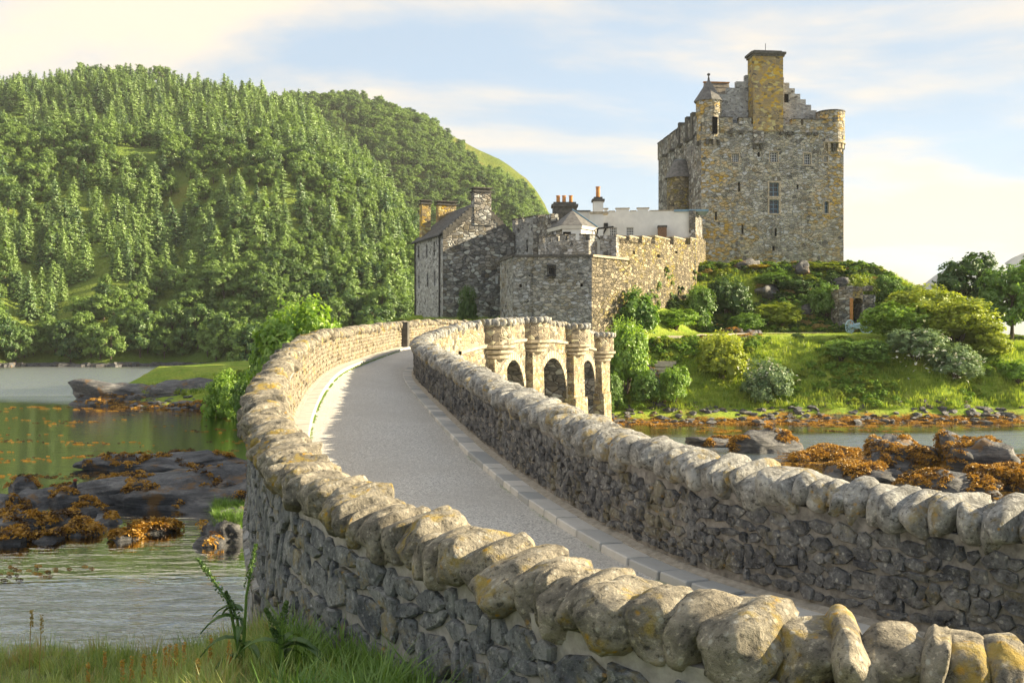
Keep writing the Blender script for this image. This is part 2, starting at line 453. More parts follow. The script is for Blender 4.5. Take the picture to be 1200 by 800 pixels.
c = t.mix(t.rng(zz, 0.15, 0.55), shore, c)
M['turf'] = t.done(t.bsdf(c, 0.95, t.bump(n2, 0.9, 0.25), 0.1))
t, c, n2 = land('bank_turf', (0.11, 0.16, 0.05), (0.24, 0.26, 0.09), (0.22, 0.19, 0.11), 0.8)
M['bank'] = t.done(t.bsdf(c, 0.95, t.bump(n2, 0.8, 0.06), 0.1))
t, c, n2 = land('hill_ground', (0.12, 0.20, 0.04), (0.24, 0.31, 0.06), (0.30, 0.30, 0.07), 0.012)
M['hill'] = t.done(t.bsdf(c, 0.95, t.bump(t.noise(t.pos(), 0.3, 6, 0.7), 1.0, 2.0), 0.05))
t, c, n2 = land('moor_ground', (0.12, 0.18, 0.035), (0.22, 0.25, 0.055), (0.22, 0.16, 0.06), 0.02)
M['moor'] = t.done(t.bsdf(c, 0.95, t.bump(t.noise(t.pos(), 0.25, 6, 0.75), 1.0, 3.0), 0.05))
M['far'] = simple('far_mountain_hazed', (0.22, 0.25, 0.27), 0.95, 0.05, 0.2, 0.004)  # aerial haze put into the colour: ridges painted paler and bluer
M['path'] = simple('pale_path', (0.50, 0.44, 0.34), 0.95, 0.1, 0.2, 3, 0.2)
# shore rock: layered dark schist with rust weed stain
t = NT('shore_rock'); p = t.pos()
lay = t.noise(t.pos((0.8, 0.8, 4.0)), 1.1, 7, 0.7, 0.5); f = t.noise(p, 7, 7, 0.7)
c = t.ramp(lay, [(0.3, (0.025, 0.026, 0.03)), (0.5, (0.10, 0.10, 0.105)), (0.7, (0.27, 0.26, 0.245))])
c = t.mix(t.rng(f, 0.4, 0.7, 0, 0.5), c, (0.05, 0.05, 0.055))
c = t.mix(t.rng(t.noise(p, 0.9, 5, 0.65), 0.56, 0.66, 0, 0.7), c, (0.22, 0.11, 0.02))
M['rock'] = t.done(t.bsdf(c, 0.6, t.bump(t.math('ADD', lay, t.math('MULTIPLY', f, 0.4)), 1.0, 0.25), 0.4))
M['weed'] = leafy('rusty_seaweed', (0.20, 0.095, 0.010), (0.58, 0.32, 0.04), 0.2, 0.5)
M['weed_d'] = leafy('brown_seaweed', (0.05, 0.02, 0.006), (0.16, 0.08, 0.02), 0.1, 0.4)
M['conifer'] = leafy('conifer_needles', (0.016, 0.07, 0.035), (0.21, 0.32, 0.075), 0.28, 0.9)
M['decid'] = leafy('woodland_leaves', (0.022, 0.08, 0.03), (0.20, 0.31, 0.065), 0.33, 0.9)
M['leaf_b'] = leafy('bright_leaves', (0.14, 0.29, 0.03), (0.36, 0.50, 0.07), 0.45, 0.3)
M['leaf_m'] = leafy('mid_leaves', (0.075, 0.18, 0.03), (0.24, 0.37, 0.06), 0.4, 0.3)
M['leaf_d'] = leafy('dark_leaves', (0.04, 0.10, 0.025), (0.14, 0.22, 0.05), 0.35, 0.3)
M['leaf_y'] = leafy('yellow_green_leaves', (0.19, 0.28, 0.025), (0.44, 0.48, 0.06), 0.45, 0.3)
M['leaf_g'] = leafy('grey_green_leaves', (0.10, 0.18, 0.08), (0.28, 0.38, 0.18), 0.3, 0.3)
M['gorse'] = leafy('yellow_blossom', (0.40, 0.30, 0.02), (0.62, 0.50, 0.04), 0.3, 0.3)
M['grass'] = leafy('grass_blades', (0.17, 0.29, 0.035), (0.40, 0.48, 0.08), 0.45, 0.5)
M['grass_f'] = leafy('near_grass_blades', (0.13, 0.24, 0.04), (0.42, 0.48, 0.14), 0.4, 0.6, (0.46, 0.38, 0.16))
M['straw'] = leafy('dry_stems', (0.34, 0.24, 0.07), (0.52, 0.40, 0.14), 0.3, 0.3)
M['flower'] = leafy('orange_heads', (0.45, 0.24, 0.04), (0.62, 0.42, 0.08), 0.3, 0.3)
M['white_fl'] = leafy('white_blossom', (0.55, 0.56, 0.48), (0.75, 0.75, 0.68), 0.2, 0.2)
M['bark'] = simple('bark', (0.11, 0.09, 0.07), 0.95, 0.1, 0.4, 9, 0.5)
M['bird_d'] = simple('dark_feathers', (0.035, 0.035, 0.04), 0.7, 0.3, 0.3, 20)
M['bird_r'] = simple('red_brown_feathers', (0.26, 0.07, 0.03), 0.7, 0.3, 0.2, 20)

# ------------------------------------------------------------------ scatter (stuff only) through geometry nodes
def scatter(name, pts, templates, label, cat):
    """pts: (location, euler, scale, template index). One object that instances its templates on points."""
    me = bpy.data.meshes.new(name)
    me.from_pydata([tuple(p[0]) for p in pts], [], [])
    a = me.attributes.new('rot', 'FLOAT_VECTOR', 'POINT'); a.data.foreach_set('vector', [c for p in pts for c in p[1]])
    a = me.attributes.new('siz', 'FLOAT_VECTOR', 'POINT'); a.data.foreach_set('vector', [c for p in pts for c in (p[2] if isinstance(p[2], (tuple, list)) else (p[2],)*3)])
    a = me.attributes.new('pick', 'INT', 'POINT'); a.data.foreach_set('value', [p[3] for p in pts])
    o = bpy.data.objects.new(name, me)
    COL.objects.link(o)
    coll = bpy.data.collections.new(name + '_templates')
    for i, tm in enumerate(templates):
        q = bpy.data.objects.new('%s_t%02d' % (name, i), tm)
        coll.objects.link(q)
    ng = bpy.data.node_groups.new(name, 'GeometryNodeTree')
    ng.interface.new_socket('Geometry', in_out='INPUT', socket_type='NodeSocketGeometry')
    ng.interface.new_socket('Geometry', in_out='OUTPUT', socket_type='NodeSocketGeometry')
    N = ng.nodes.new; L = ng.links.new
    gi, go = N('NodeGroupInput'), N('NodeGroupOutput')
    ci = N('GeometryNodeCollectionInfo'); ci.inputs['Collection'].default_value = coll
    ci.inputs['Separate Children'].default_value = True; ci.inputs['Reset Children'].default_value = True
    ip = N('GeometryNodeInstanceOnPoints'); ip.inputs['Pick Instance'].default_value = True
    def attr(nm, ty):
        x = N('GeometryNodeInputNamedAttribute'); x.data_type = ty; x.inputs['Name'].default_value = nm
        return [s for s in x.outputs if s.enabled and s.name == 'Attribute'][0]
    er = N('FunctionNodeEulerToRotation'); L(attr('rot', 'FLOAT_VECTOR'), er.inputs[0])
    L(gi.outputs[0], ip.inputs['Points']); L(ci.outputs[0], ip.inputs['Instance'])
    L(attr('pick', 'INT'), ip.inputs['Instance Index']); L(er.outputs[0], ip.inputs['Rotation']); L(attr('siz', 'FLOAT_VECTOR'), ip.inputs['Scale'])
    L(ip.outputs[0], go.inputs[0])
    md = o.modifiers.new('scatter', 'NODES'); md.node_group = ng
    setp(o, label, cat, None, 'stuff')
    return o

def tmesh(mb, name, mats, smoothed=False, idx=None):
    me = mb.mesh(name, Vector((0, 0, 0)), smoothed)
    for m in mats: me.materials.append(m)
    if idx: me.polygons.foreach_set('material_index', idx)
    return me

# ------------------------------------------------------------------ plant meshes
def leaf_quad(mb, c, nrm, size, r, asp=0.6):
    a = nrm.orthogonal().normalized()
    a = Matrix.Rotation(r.uniform(0, 6.28), 3, nrm) @ a
    b = nrm.cross(a)
    mb.quad(c - a*size, c - b*size*asp + nrm*size*0.12, c + a*size, c + b*size*asp + nrm*size*0.12)
def rdir(r):
    z = r.uniform(-1, 1); a = r.uniform(0, 6.2832); s = math.sqrt(1-z*z)
    return Vector((s*math.cos(a), s*math.sin(a), z))
def shade_core(mb, c, rad, r):  # hidden ball added inside each leaf lobe to block light and shade the crown
    o = len(mb.v); n, m_ = 7, 5
    for j in range(m_):
        th = math.pi*(j+0.35)/(m_-0.3)
        for k in range(n):
            a = 6.283*k/n + j*0.4; q = r.uniform(0.85, 1.1)
            mb.v.append(Vector((c[0] + rad[0]*q*math.sin(th)*math.cos(a), c[1] + rad[1]*q*math.sin(th)*math.sin(a), c[2] + rad[2]*q*math.cos(th))))
    for j in range(m_-1):
        for k in range(n): mb.f.append((o+j*n+k, o+(j+1)*n+k, o+(j+1)*n+(k+1) % n, o+j*n+(k+1) % n))
    mb.f.append(tuple(o+k for k in range(n)))
def crown_clumps(mb, r, lobes, n_clump, n_leaf, size, clump, up=0.35, low=-0.5, core=0.58):
    """leaves gathered in clumps on the shells of several uneven lobes; lobes: (centre, radii)"""
    for (c, rad) in lobes:
        c = Vector(c)
        shade_core(mb, c, [q*core for q in rad], r)
        for _ in range(n_clump):
            d = rdir(r)
            if d.z < low: d.z = -d.z
            q = 0.62 + 0.42*r.random()**0.7
            pc = c + Vector((d.x*rad[0], d.y*rad[1], d.z*rad[2]))*q
            cs = clump*r.uniform(0.6, 1.35)
            for _ in range(n_leaf):
                o = rdir(r)*cs*r.random()**0.5
                nn = (d*1.0 + rdir(r)*0.75 + Vector((0, 0, up))).normalized()
                leaf_quad(mb, pc + o, nn, size*r.uniform(0.6, 1.3), r)
def make_bush(seed, dense=1.0, size=0.035, upright=False, lob=6):
    """unit bush: about 1 wide each way from -0.5..0.5 and 1 high"""
    r = random.Random(seed); mb = MB()
    lobes = [((0, 0, 0.45), (0.40, 0.40, 0.46))]
    for k in range(lob):
        a = k*6.283/lob + r.uniform(-0.4, 0.4); q = r.uniform(0.16, 0.3); h = r.uniform(0.2, 0.62)
        lobes.append(((math.cos(a)*q, math.sin(a)*q, h), (r.uniform(0.15, 0.26), r.uniform(0.15, 0.26), r.uniform(0.16, 0.3)*(1.35 if upright else 1))))
    crown_clumps(mb, r, lobes[:1], int(70*dense), 26, size, 0.075)
    crown_clumps(mb, r, lobes[1:], int(34*dense), 26, size, 0.06)
    if upright:
        for _ in range(int(120*dense)):
            a = r.uniform(0, 6.28); q = r.random()**0.5*0.4; z = 0.45 + 0.4*math.sqrt(max(0, 1-(q/0.42)**2))*r.uniform(0.6, 1.1)
            b = Vector((math.cos(a)*q, math.sin(a)*q, z)); lean = Vector((math.cos(a)*q*0.6, math.sin(a)*q*0.6, 1)).normalized()
            for k in range(9):
                leaf_quad(mb, b + lean*0.02*k + rdir(r)*0.02, (lean*0.2 + rdir(r)).normalized(), size*r.uniform(0.6, 1.1), r, 0.35)
    return mb
def make_stems(seed, n=7, h=0.6, spread=0.28, rad=0.025):
    r = random.Random(seed); mb = MB()
    for k in range(n):
        a = r.uniform(0, 6.28); q = r.uniform(0.3, 1)*spread
        mb.tube([(0.03*math.cos(a), 0.03*math.sin(a), 0), (q*0.45*math.cos(a), q*0.45*math.sin(a), h*0.5), (q*math.cos(a), q*math.sin(a), h*r.uniform(0.8, 1.1))], [rad, rad*0.7, rad*0.25], 5)
    return mb
def make_tree(seed, h_trunk=0.35, lobes_n=9, wide=0.36, size=0.022, n_clump=26, n_leaf=20):
    """unit-height broadleaf: returns crown, trunk"""
    r = random.Random(seed); cr = MB(); tr = MB()
    top = Vector((r.uniform(-0.03, 0.03), r.uniform(-0.03, 0.03), 0.72))
    tr.tube([(0, 0, -0.03), (0.006, 0, 0.12), (top.x*0.5, top.y*0.5, h_trunk), top], [0.032, 0.024, 0.018, 0.006], 7)
    lobes = []
    for k in range(lobes_n):
        a = k*2.4 + r.uniform(-0.5, 0.5); z = lerp(h_trunk*0.85, 0.86, (k+0.5)/lobes_n)
        q = wide*0.62*(1 - 0.75*abs((z-0.5)/0.5)**1.6)*r.uniform(0.7, 1.15)
        c = Vector((math.cos(a)*q, math.sin(a)*q, z))
        lobes.append((c, (r.uniform(0.11, 0.19)*wide/0.36, r.uniform(0.11, 0.19)*wide/0.36, r.uniform(0.09, 0.15))))
        s = Vector((0, 0, max(h_trunk*0.6, z - 0.2)))
        tr.tube([s, lerp(s, c, 0.5) + Vector((0, 0, 0.015)), c], [0.012, 0.008, 0.003], 5)
    crown_clumps(cr, r, lobes, n_clump, n_leaf, size, 0.042, low=-0.75)
    return cr, tr
def make_conifer(seed, wide=0.17, tiers=22, size=0.02, base=0.1):
    r = random.Random(seed); cr = MB(); tr = MB()
    tr.tube([(0, 0, -0.03), (0, 0, 0.5), (0, 0, 0.99)], [0.018, 0.011, 0.002], 6)
    for k in range(tiers):
        z = lerp(base, 0.97, (k/(tiers-1))**0.92)
        L = wide*(1-z)**0.7*r.uniform(0.7, 1.12) + 0.02
        nb = max(4, int(11*(1-z)+5))
        for j in range(nb):
            a = r.uniform(0, 6.283); ll = L*r.uniform(0.65, 1.15)
            d = Vector((math.cos(a), math.sin(a), 0))
            m = max(2, int(ll/0.02))
            for q in range(m):
                f = (q+0.7)/m
                c = d*ll*f + Vector((0, 0, z - 0.35*ll*f + 0.12*ll*f*f)) + rdir(r)*0.008
                leaf_quad(cr, c, (Vector((0, 0, 0.55)) + d*1.0 + rdir(r)*0.55).normalized(), size*r.uniform(0.7, 1.3)*(1.15-0.4*f), r, 0.6)
    return cr, tr
def make_tuft(seed, n=18, h=1.0, spread=0.35, w=0.03, lean=0.5):
    r = random.Random(seed); mb = MB()
    for _ in range(n):
        a = r.uniform(0, 6.28); q = spread*r.random()**0.7; b = Vector((math.cos(a)*q, math.sin(a)*q, 0))
        d = Vector((math.cos(a+r.uniform(-1, 1)), math.sin(a+r.uniform(-1, 1)), 0)); hh = h*r.uniform(0.45, 1.1); ln = lean*r.uniform(0.2, 1.2)*hh
        s = Vector((-d.y, d.x, 0)).normalized()*w*r.uniform(0.6, 1.2)
        p1 = b + Vector((0, 0, hh*0.55)) + d*ln*0.3; p2 = b + Vector((0, 0, hh*r.uniform(0.8, 1.0))) + d*ln
        o = len(mb.v)
        mb.v.extend([b - s, b + s, p1 + s*0.75, p1 - s*0.75, p2])
        mb.f.extend([(o, o+1, o+2, o+3), (o+3, o+2, o+4)])
    return mb

# ------------------------------------------------------------------ water
mb = MB()
mb.quad((-1100, -90, 0), (1300, -90, 0), (1300, 1650, 0), (-1100, 1650, 0))
struct(mb, 'water', M['water'])

# ------------------------------------------------------------------ castle island
SHORE = [(-38, 96), (-33, 80), (-28, 76), (-22, 73), (-16, 67), (-8, 62), (0, 60.5), (5, 61), (10, 63), (20, 63.2), (32, 63.5), (48, 64.5), (60, 66), (110, 72)]
def island_z(x, y):
    t = y - interp(SHORE, x) + 1.3*nz(x, y, 3, 0.18, 3)
    if t < 0: return max(-1.0, t*0.35)
    right = interp([(0, 0), (1.2, 0.25), (3, 0.95), (5.5, 2.5), (9, 4.7), (11, 5.25), (16, 5.65), (40, 6.0)], t)
    left = interp([(0, 0), (2, 0.4), (6, 1.3), (12, 2.5), (24, 3.0)], t)
    z = lerp(left, right, smooth(-8, 5, x))
    z -= 1.0*smooth(28, 46, x)*smooth(4, 14, t)
    # castle mound
    dx = max(0.0, 17.0 - x, x - 33.5); dy = max(0.0, 97.0 - y, y - 120)
    m = 1 - smooth(0, 11.0, math.hypot(dx*0.75, dy))
    z = max(z, lerp(z, 12.1, m))
    dx = max(0.0, -9 - x, x - min(17, 7.5 + 0.55*max(0, y-76))); dy = max(0.0, 80 - y, y - 112)
    m2 = 1 - smooth(0, 3.5, math.hypot(dx, dy))
    z = max(z, lerp(z, lerp(6.5, 7.6, smooth(-2, 4, x)) + (y-79)*0.06, m2))
    z += 0.25*nz(x, y, 0, 0.5, 4)*smooth(0.5, 4, t)*(1 - smooth(12, 16, t)*(1-smooth(22, 26, t)))
    bk = interp([(-40, 98), (-12, 118), (10, 135), (60, 128), (110, 120)], x) - y
    return z if bk > 8 else lerp(-1.0, z, max(0, bk)/8)
def grid(fn, xs, ys):
    mb = MB()
    for y in ys:
        for x in xs: mb.v.append(Vector((x, y, fn(x, y))))
    n = len(xs)
    for j in range(len(ys)-1):
        for i in range(n-1): mb.f.append((j*n+i, j*n+i+1, (j+1)*n+i+1, (j+1)*n+i))
    return mb
def frange(a, b, s):
    n = int(round((b-a)/s)); return [a + (b-a)*i/n for i in range(n+1)]
isl = grid(island_z, frange(-42, 36, 0.7) + frange(37, 112, 1.5), frange(55, 104, 0.6) + frange(105, 140, 1.5))
struct(isl, 'island_ground', M['turf'], True)
# pale footpath over the lawn
mb = MB()
pp = [(10.3, 72.6), (11.6, 74.4), (13.6, 76.3), (16.2, 78.0), (19.2, 79.4), (22.5, 80.6), (26.0, 81.6)]
pr = []
for i in range(len(pp)-1):
    for k in range(12): pr.append(Vector(pp[i]).lerp(Vector(pp[i+1]), k/12))
for i in range(len(pr)-1):
    a, b = pr[i], pr[i+1]; n = (b-a).normalized(); n = Vector((-n.y, n.x))*(0.6+0.2*nz(a.x, a.y, 0, 0.4, 2))
    def dr(q): return Vector((q.x, q.y, island_z(q.x, q.y) + 0.07))
    mb.quad(dr(a-n), dr(b-n), dr(b+n), dr(a+n))
struct(mb, 'footpath', M['path'], True)

# ------------------------------------------------------------------ near bank under the camera
def bank_z(x, y):
    z = CZ - 1.75 - 0.135*max(y, -3) + 0.10*nz(x, y, 5, 0.7, 4) + 0.38*smooth(-3.4, -1.6, x)
    e = y - (9.6 + 0.25*max(-6, x + 2) + 0.6*nz(x, 0, 9, 0.5, 2))       # past the brow it drops to the shore
    if e > 0: z -= 0.42*e + 0.02*e*e
    return max(z, -0.6 - 0.02*e) if e > 0 else z
def bank_all(x, y):
    return bank_z(x, y) if x < 3 else lerp(bank_z(x, y), CZ - 2.6, smooth(3, 6, x)) if y < 12 else bank_z(x, y)
bk = grid(bank_z, frange(-22, 6, 0.35), frange(-6, 24, 0.35))
struct(bk, 'grass_bank', M['bank'], True)

# ------------------------------------------------------------------ hills across the loch
H1 = [(-420, 105, 470), (-150, 108, 460), (0, 112, 450), (130, 108, 440), (220, 118, 430), (300, 128, 420), (350, 140, 405), (385, 168, 380), (430, 208, 350), (470, 250, 320), (500, 310, 290), (530, 385, 255)]
SH1 = 172.0
def col_hill(tab, u, t, d0, z0, pw, amp, seed):
    yc = interp([(a, b) for a, b, c in tab], u); dc = interp([(a, c) for a, b, c in tab], u)
    d = lerp(d0, dc, t); zt = CZ + (HOR - yc)/FPX*dc
    z = z0 + (zt - z0)*(1 - (1-t)**pw)
    x = (u - 600)/FPX*d
    x += amp*0.6*nz(u*0.01, t*3, seed+7, 1.0, 3)*t
    z += amp*nz(x, d, seed, 0.012, 4)*math.sin(math.pi*min(1, t*1.02))
    return Vector((x, d, z))
def hill1(u, t): return col_hill(H1, u, t, SH1 + 6*math.sin(u*0.011) + 3*math.sin(u*0.037), -0.5, 1.25, 9, 2)
def sheet(fn, us, ts, back):
    mb = MB(); n = len(us)
    for t in ts:
        for u in us: mb.v.append(fn(u, t))
    m = len(ts)
    for u in us:
        p = fn(u, 1.0).copy(); p.y += back; p.z -= back*0.35; p.x = p.x*(p.y/(p.y-back)); mb.v.append(p)
    for j in range(m):
        for i in range(n-1): mb.f.append((j*n+i, j*n+i+1, (j+1)*n+i+1, (j+1)*n+i))
    return mb
struct(sheet(hill1, frange(-420, 530, 8), frange(0, 1, 0.025), 120), 'wooded_hill', M['hill'], True)
H2 = [(180, 125, 680), (300, 122, 680), (365, 114, 670), (400, 116, 660), (450, 129, 650), (500, 147, 640), (540, 167, 630), (580, 189, 620), (610, 213, 610), (635, 243, 600), (660, 290, 590), (690, 380, 570), (700, 393, 560)]
def hill2(u, t): return col_hill(H2, u, t, 330, 0, 1.5, 10, 11)
struct(sheet(hill2, frange(180, 700, 6), frange(0, 1, 0.02), 200), 'moorland_hill', M['moor'], True)
def far_ridge(name, tab, d, seed):
    mb = MB(); us = frange(tab[0][0], tab[-1][0], 6)
    for k, u in enumerate(us):
        z = CZ + (HOR - interp(tab, u))/FPX*d + 3*nz(u*0.03, seed, 0, 1, 4)
        x = (u-600)/FPX
        mb.v += [Vector((x*(d-300), d-300, -0.5)), Vector((x*(d-110), d-110, z*0.55)), Vector((x*d, d, z)), Vector((x*(d+200), d+200, -0.5))]
    for k in range(len(us)-1):
        for q in range(3): mb.f.append((k*4+q, (k+1)*4+q, (k+1)*4+q+1, k*4+q+1))
    struct(mb, name, M['far'], True)
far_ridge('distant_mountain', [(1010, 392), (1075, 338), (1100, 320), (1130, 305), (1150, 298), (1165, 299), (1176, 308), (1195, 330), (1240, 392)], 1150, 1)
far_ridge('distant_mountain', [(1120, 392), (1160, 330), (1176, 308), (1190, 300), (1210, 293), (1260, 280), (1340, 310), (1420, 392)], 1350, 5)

# ------------------------------------------------------------------ trees of the hillside
con = [make_conifer(50+i, w, 24, 0.026, b) for i, (w, b) in enumerate(((0.30, 0.05), (0.36, 0.08), (0.26, 0.10), (0.42, 0.06)))]
dec = [make_tree(70+i, ht, 10, w) for i, (ht, w) in enumerate(((0.22, 0.42), (0.25, 0.36), (0.18, 0.5), (0.3, 0.44)))]
con_m = [(tmesh(c, 'conifer_crown', [M['conifer']]), tmesh(tk, 'conifer_trunk', [M['bark']])) for c, tk in con]
dec_m = [(tmesh(c, 'tree_crown', [M['decid']]), tmesh(tk, 'tree_trunk', [M['bark']])) for c, tk in dec]
def joined(c, tk, m1):
    mb = MB(); mb.add(c.v, c.f); n1 = len(mb.f); mb.add(tk.v, tk.f)
    return tmesh(mb, 'wood_template', [m1, M['bark']], False, [0]*n1 + [1]*(len(mb.f)-n1))
wood_t = [joined(c, tk, M['conifer']) for c, tk in con] + [joined(c, tk, M['decid']) for c, tk in dec]

spots = []                                   # (kind, variant, pos, height, band)
r = random.Random(21)
u = -60
while u < 330:                               # trees along the far shore
    p = hill1(u, r.uniform(0.004, 0.03)); spots.append(('broadleaf_tree', r.randrange(4), p, r.uniform(5.5, 9.5), 'shore')); u += r.uniform(7, 13)
for _ in range(2500):
    u = r.uniform(-140, 505); t = r.random()**0.85
    t = 0.03 + 0.97*t
    p = hill1(u, t)
    q = nz(p.x, p.y, 0, 0.012, 3) + 0.9*(0.42 - t) - (u - 260)*0.0011*(-1)
    con_here = q < 0.14 + r.uniform(-0.35, 0.35)
    if t > 0.72 and nz(p.x, p.y, 4, 0.02, 3) > 0.05 and t < 0.93: 
        if r.random() < 0.85: continue       # grassy clearings below the brow
    if con_here: spots.append(('conifer_tree', r.randrange(4), p, r.triangular(4.5, 12.5, 7.5)*lerp(0.85, 1.1, t), 'slope'))
    else: spots.append(('broadleaf_tree', r.randrange(4), p, r.triangular(3.5, 9, 5.5)*lerp(0.9, 1.2, t), 'slope'))
u = -40
while u < 362:                               # ragged row on the skyline
    p = hill1(u, r.uniform(0.985, 1.0)); h = r.uniform(8, 15) if 90 < u < 200 else r.uniform(5, 11)
    spots.append(('conifer_tree' if r.random() < 0.35 else 'broadleaf_tree', r.randrange(4), p, h, 'brow')); u += r.uniform(5, 13)
def seen(p): 
    px = 600 + p.x/p.y*FPX
    return -15 < px < 486
spots = [s for s in spots if seen(s[2]) or r.random() < 0.5]
vis = [s for s in spots if seen(s[2])]
order = sorted(vis, key=lambda s: -s[3]/s[2].y*(1.6 if s[4] != 'slope' else 1.0))
solo = set(id(s) for s in order[:290])
LBL = {('broadleaf_tree', 'shore'): 'leafy green tree at the water edge below the forested hill', ('broadleaf_tree', 'slope'): 'rounded leafy tree among the forest on the hillside', ('conifer_tree', 'slope'): 'pointed conifer standing in the forest on the hillside',
       ('conifer_tree', 'brow'): 'conifer on the skyline along the brow of the wooded hill', ('broadleaf_tree', 'brow'): 'leafy tree on the skyline along the brow of the wooded hill'}
rest = []
def ordinal(n):
    w = ['first', 'second', 'third', 'fourth', 'fifth', 'sixth', 'seventh', 'eighth', 'ninth', 'tenth', 'eleventh', 'twelfth', 'thirteenth', 'fourteenth', 'fifteenth', 'sixteenth', 'seventeenth', 'eighteenth', 'nineteenth']
    if n <= 19: return w[n-1]
    tens = {2: 'twent', 3: 'thirt', 4: 'fort', 5: 'fift'}[n//10]
    return tens + 'ieth' if n % 10 == 0 else tens + 'y-' + w[n % 10 - 1]
lab = {}
for band, kind, txt in (('shore', 'broadleaf_tree', '%s leafy tree from the left along the far waterline'), ('brow', 'broadleaf_tree', '%s leafy tree from the left on the skyline of the wooded hill'), ('brow', 'conifer_tree', '%s conifer from the left on the skyline of the wooded hill')):
    for i, s in enumerate(sorted([q for q in spots if q[4] == band and q[0] == kind and id(q) in solo], key=lambda q: q[2].x/q[2].y)): lab[id(s)] = txt % ordinal(i+1)
ZC = ((60, 'at the left edge of the photo'), (130, 'left of the hill middle'), (200, 'in the left half of the hill'), (270, 'under the middle of the hill crest'), (340, 'above the big bush by the bridge'), (410, 'right of the hill middle'), (470, 'on the right shoulder of the hill'), (9999, 'next to the grey gabled house'))
def zone(p):
    px = 600 + p.x/p.y*FPX; py = HOR - (p.z-CZ)/p.y*FPX
    v = 'near the waterline' if py > 385 else 'on the low slope' if py > 330 else 'halfway up the slope' if py > 250 else 'on the high slope' if py > 170 else 'just under the brow'
    return v + ' ' + [t for a, t in ZC if px < a][0]
for s in spots:
    k, v, p, h, band = s
    rot, wd_ = r.uniform(0, 6.28), r.uniform(0.85, 1.2)
    if id(s) in solo:
        o = root(k, p - Vector((0, 0, 0.3)), lab.get(id(s)) or ('tall ' if h > 9.5 else '') + {'conifer_tree': 'pointed conifer ', 'broadleaf_tree': 'rounded leafy tree '}[k] + zone(p), 'tree', {'shore': 'trees along the far shore', 'slope': 'forest trees on the hillside', 'brow': 'skyline trees on the hill'}[band])
        o.rotation_euler.z = rot; o.scale = (h*wd_, h*wd_, h)
        cm, tm = (con_m if k == 'conifer_tree' else dec_m)[v]
        for nm, me in (('crown', cm), ('trunk', tm)):
            q = bpy.data.objects.new(nm, me); COL.objects.link(q); q.parent = o
    else:
        rest.append((p - Vector((0, 0, 0.3)), (0, 0, rot), (h*wd_, h*wd_, h), v + (0 if k == 'conifer_tree' else 4)))
for _ in range(5200):                        # the second hill: scrubby wood, open moor near its top
    u = r.uniform(330, 668); t = r.uniform(0.05, 0.97)
    p = hill2(u, t)
    dens = 0.95 - 1.45*smooth(0.6, 0.93, t) + 0.8*nz(p.x, p.y, 3, 0.012, 3) - 0.6*smooth(0.5, 0.8, t)*smooth(540, 580, u)*(1-smooth(600, 620, u))
    if r.random() > dens + 0.12: continue
    h = r.triangular(2.5, 8, 4.5)
    rest.append((p - Vector((0, 0, 0.3)), (0, 0, r.uniform(0, 6.28)), (h*1.25, h*1.25, h), 4 + r.randrange(4) if r.random() < 0.8 else r.randrange(4)))
scatter('forest', rest, wood_t, 'dense mixed forest covering the hills across the loch', 'forest')
# stones and scrub at the far waterline
mb = MB()
for k in range(260):
    u = r.uniform(-30, 330); p = hill1(u, r.uniform(0.0, 0.006)); s = r.uniform(0.3, 1.3)
    Mx = Matrix.Rotation(r.uniform(0, 6), 3, 'Z') @ Matrix.Rotation(r.uniform(-0.4, 0.4), 3, 'X')
    mb.box((p.x, p.y - r.uniform(0, 2.2), 0.1), (s, s*0.6, s*0.35), Mx)
o = part(mb, 'shore_stones', M['rock'], None); setp(o, 'pale grey stones strewn along the far waterline', 'stones', None, 'stuff')

# ------------------------------------------------------------------ the bridge: two parapet lines (x, y, height of coping top over the eye)
LP = [(11, 4.3, -1.26), (8, 3.85, -1.25), (6, 3.7, -1.24), (4, 3.8, -1.24), (2.6, 4.0, -1.235), (1.95, 4.13, -1.23), (1.4, 4.32, -1.22), (0.95, 4.58, -1.22), (0.58, 4.93, -1.215), (0.25, 5.4, -1.21), (-0.17, 6.05, -1.2), (-0.62, 6.72, -1.2),
      (-1.26, 7.65, -1.13), (-1.83, 8.8, -1.08), (-2.38, 10.3, -1.0), (-2.9, 11.9, -0.9), (-3.3, 13.4, -0.8), (-3.71, 15.3, -0.67), (-4.3, 18.7, -0.42), (-4.77, 22.5, -0.12), (-5.15, 27, 0.1), (-5.3, 33, 0.25), (-5.1, 40, 0.46), (-4.3, 47, 0.68), (-2.9, 52.5, 0.78), (-0.4, 57.5, 0.6), (2.2, 62, 0.2)]
RP = [(11, 7.6, -1.25), (8.5, 6.6, -1.24), (6.5, 6.25, -1.22), (4.7, 6.5, -1.21), (3.75, 7.05, -1.2), (3.2, 7.62, -1.19), (2.25, 8.72, -1.14), (1.74, 9.55, -1.1), (1.29, 10.6, -1.04), (0.8, 12.0, -0.95), (0.34, 13.6, -0.85), (-0.26, 16, -0.7),
      (-1.05, 20, -0.52), (-1.95, 25, -0.34), (-2.65, 29.5, -0.2), (-2.93, 33, -0.06), (-2.65, 36.8, 0.2), (-2.0, 39.8, 0.45), (-1.0, 42.6, 0.65), (0.75, 48.6, 0.83), (3.1, 54, 0.58), (4.9, 58.5, 0.12), (6.0, 63, -0.2)]
def crom(pts, step=0.05):
    P = [Vector((a, b, CZ + c)) for a, b, c in pts]; out = []
    for i in range(len(P)-1):
        p0, p1, p2, p3 = P[max(i-1, 0)], P[i], P[i+1], P[min(i+2, len(P)-1)]
        n = max(2, int((p2-p1).length/step))
        for k in range(n):
            t = k/n
            out.append(0.5*((2*p1) + (p2-p0)*t + (2*p0-5*p1+4*p2-p3)*t*t + (3*p1-p0-3*p2+p3)*t**3))
    out.append(P[-1]); return out
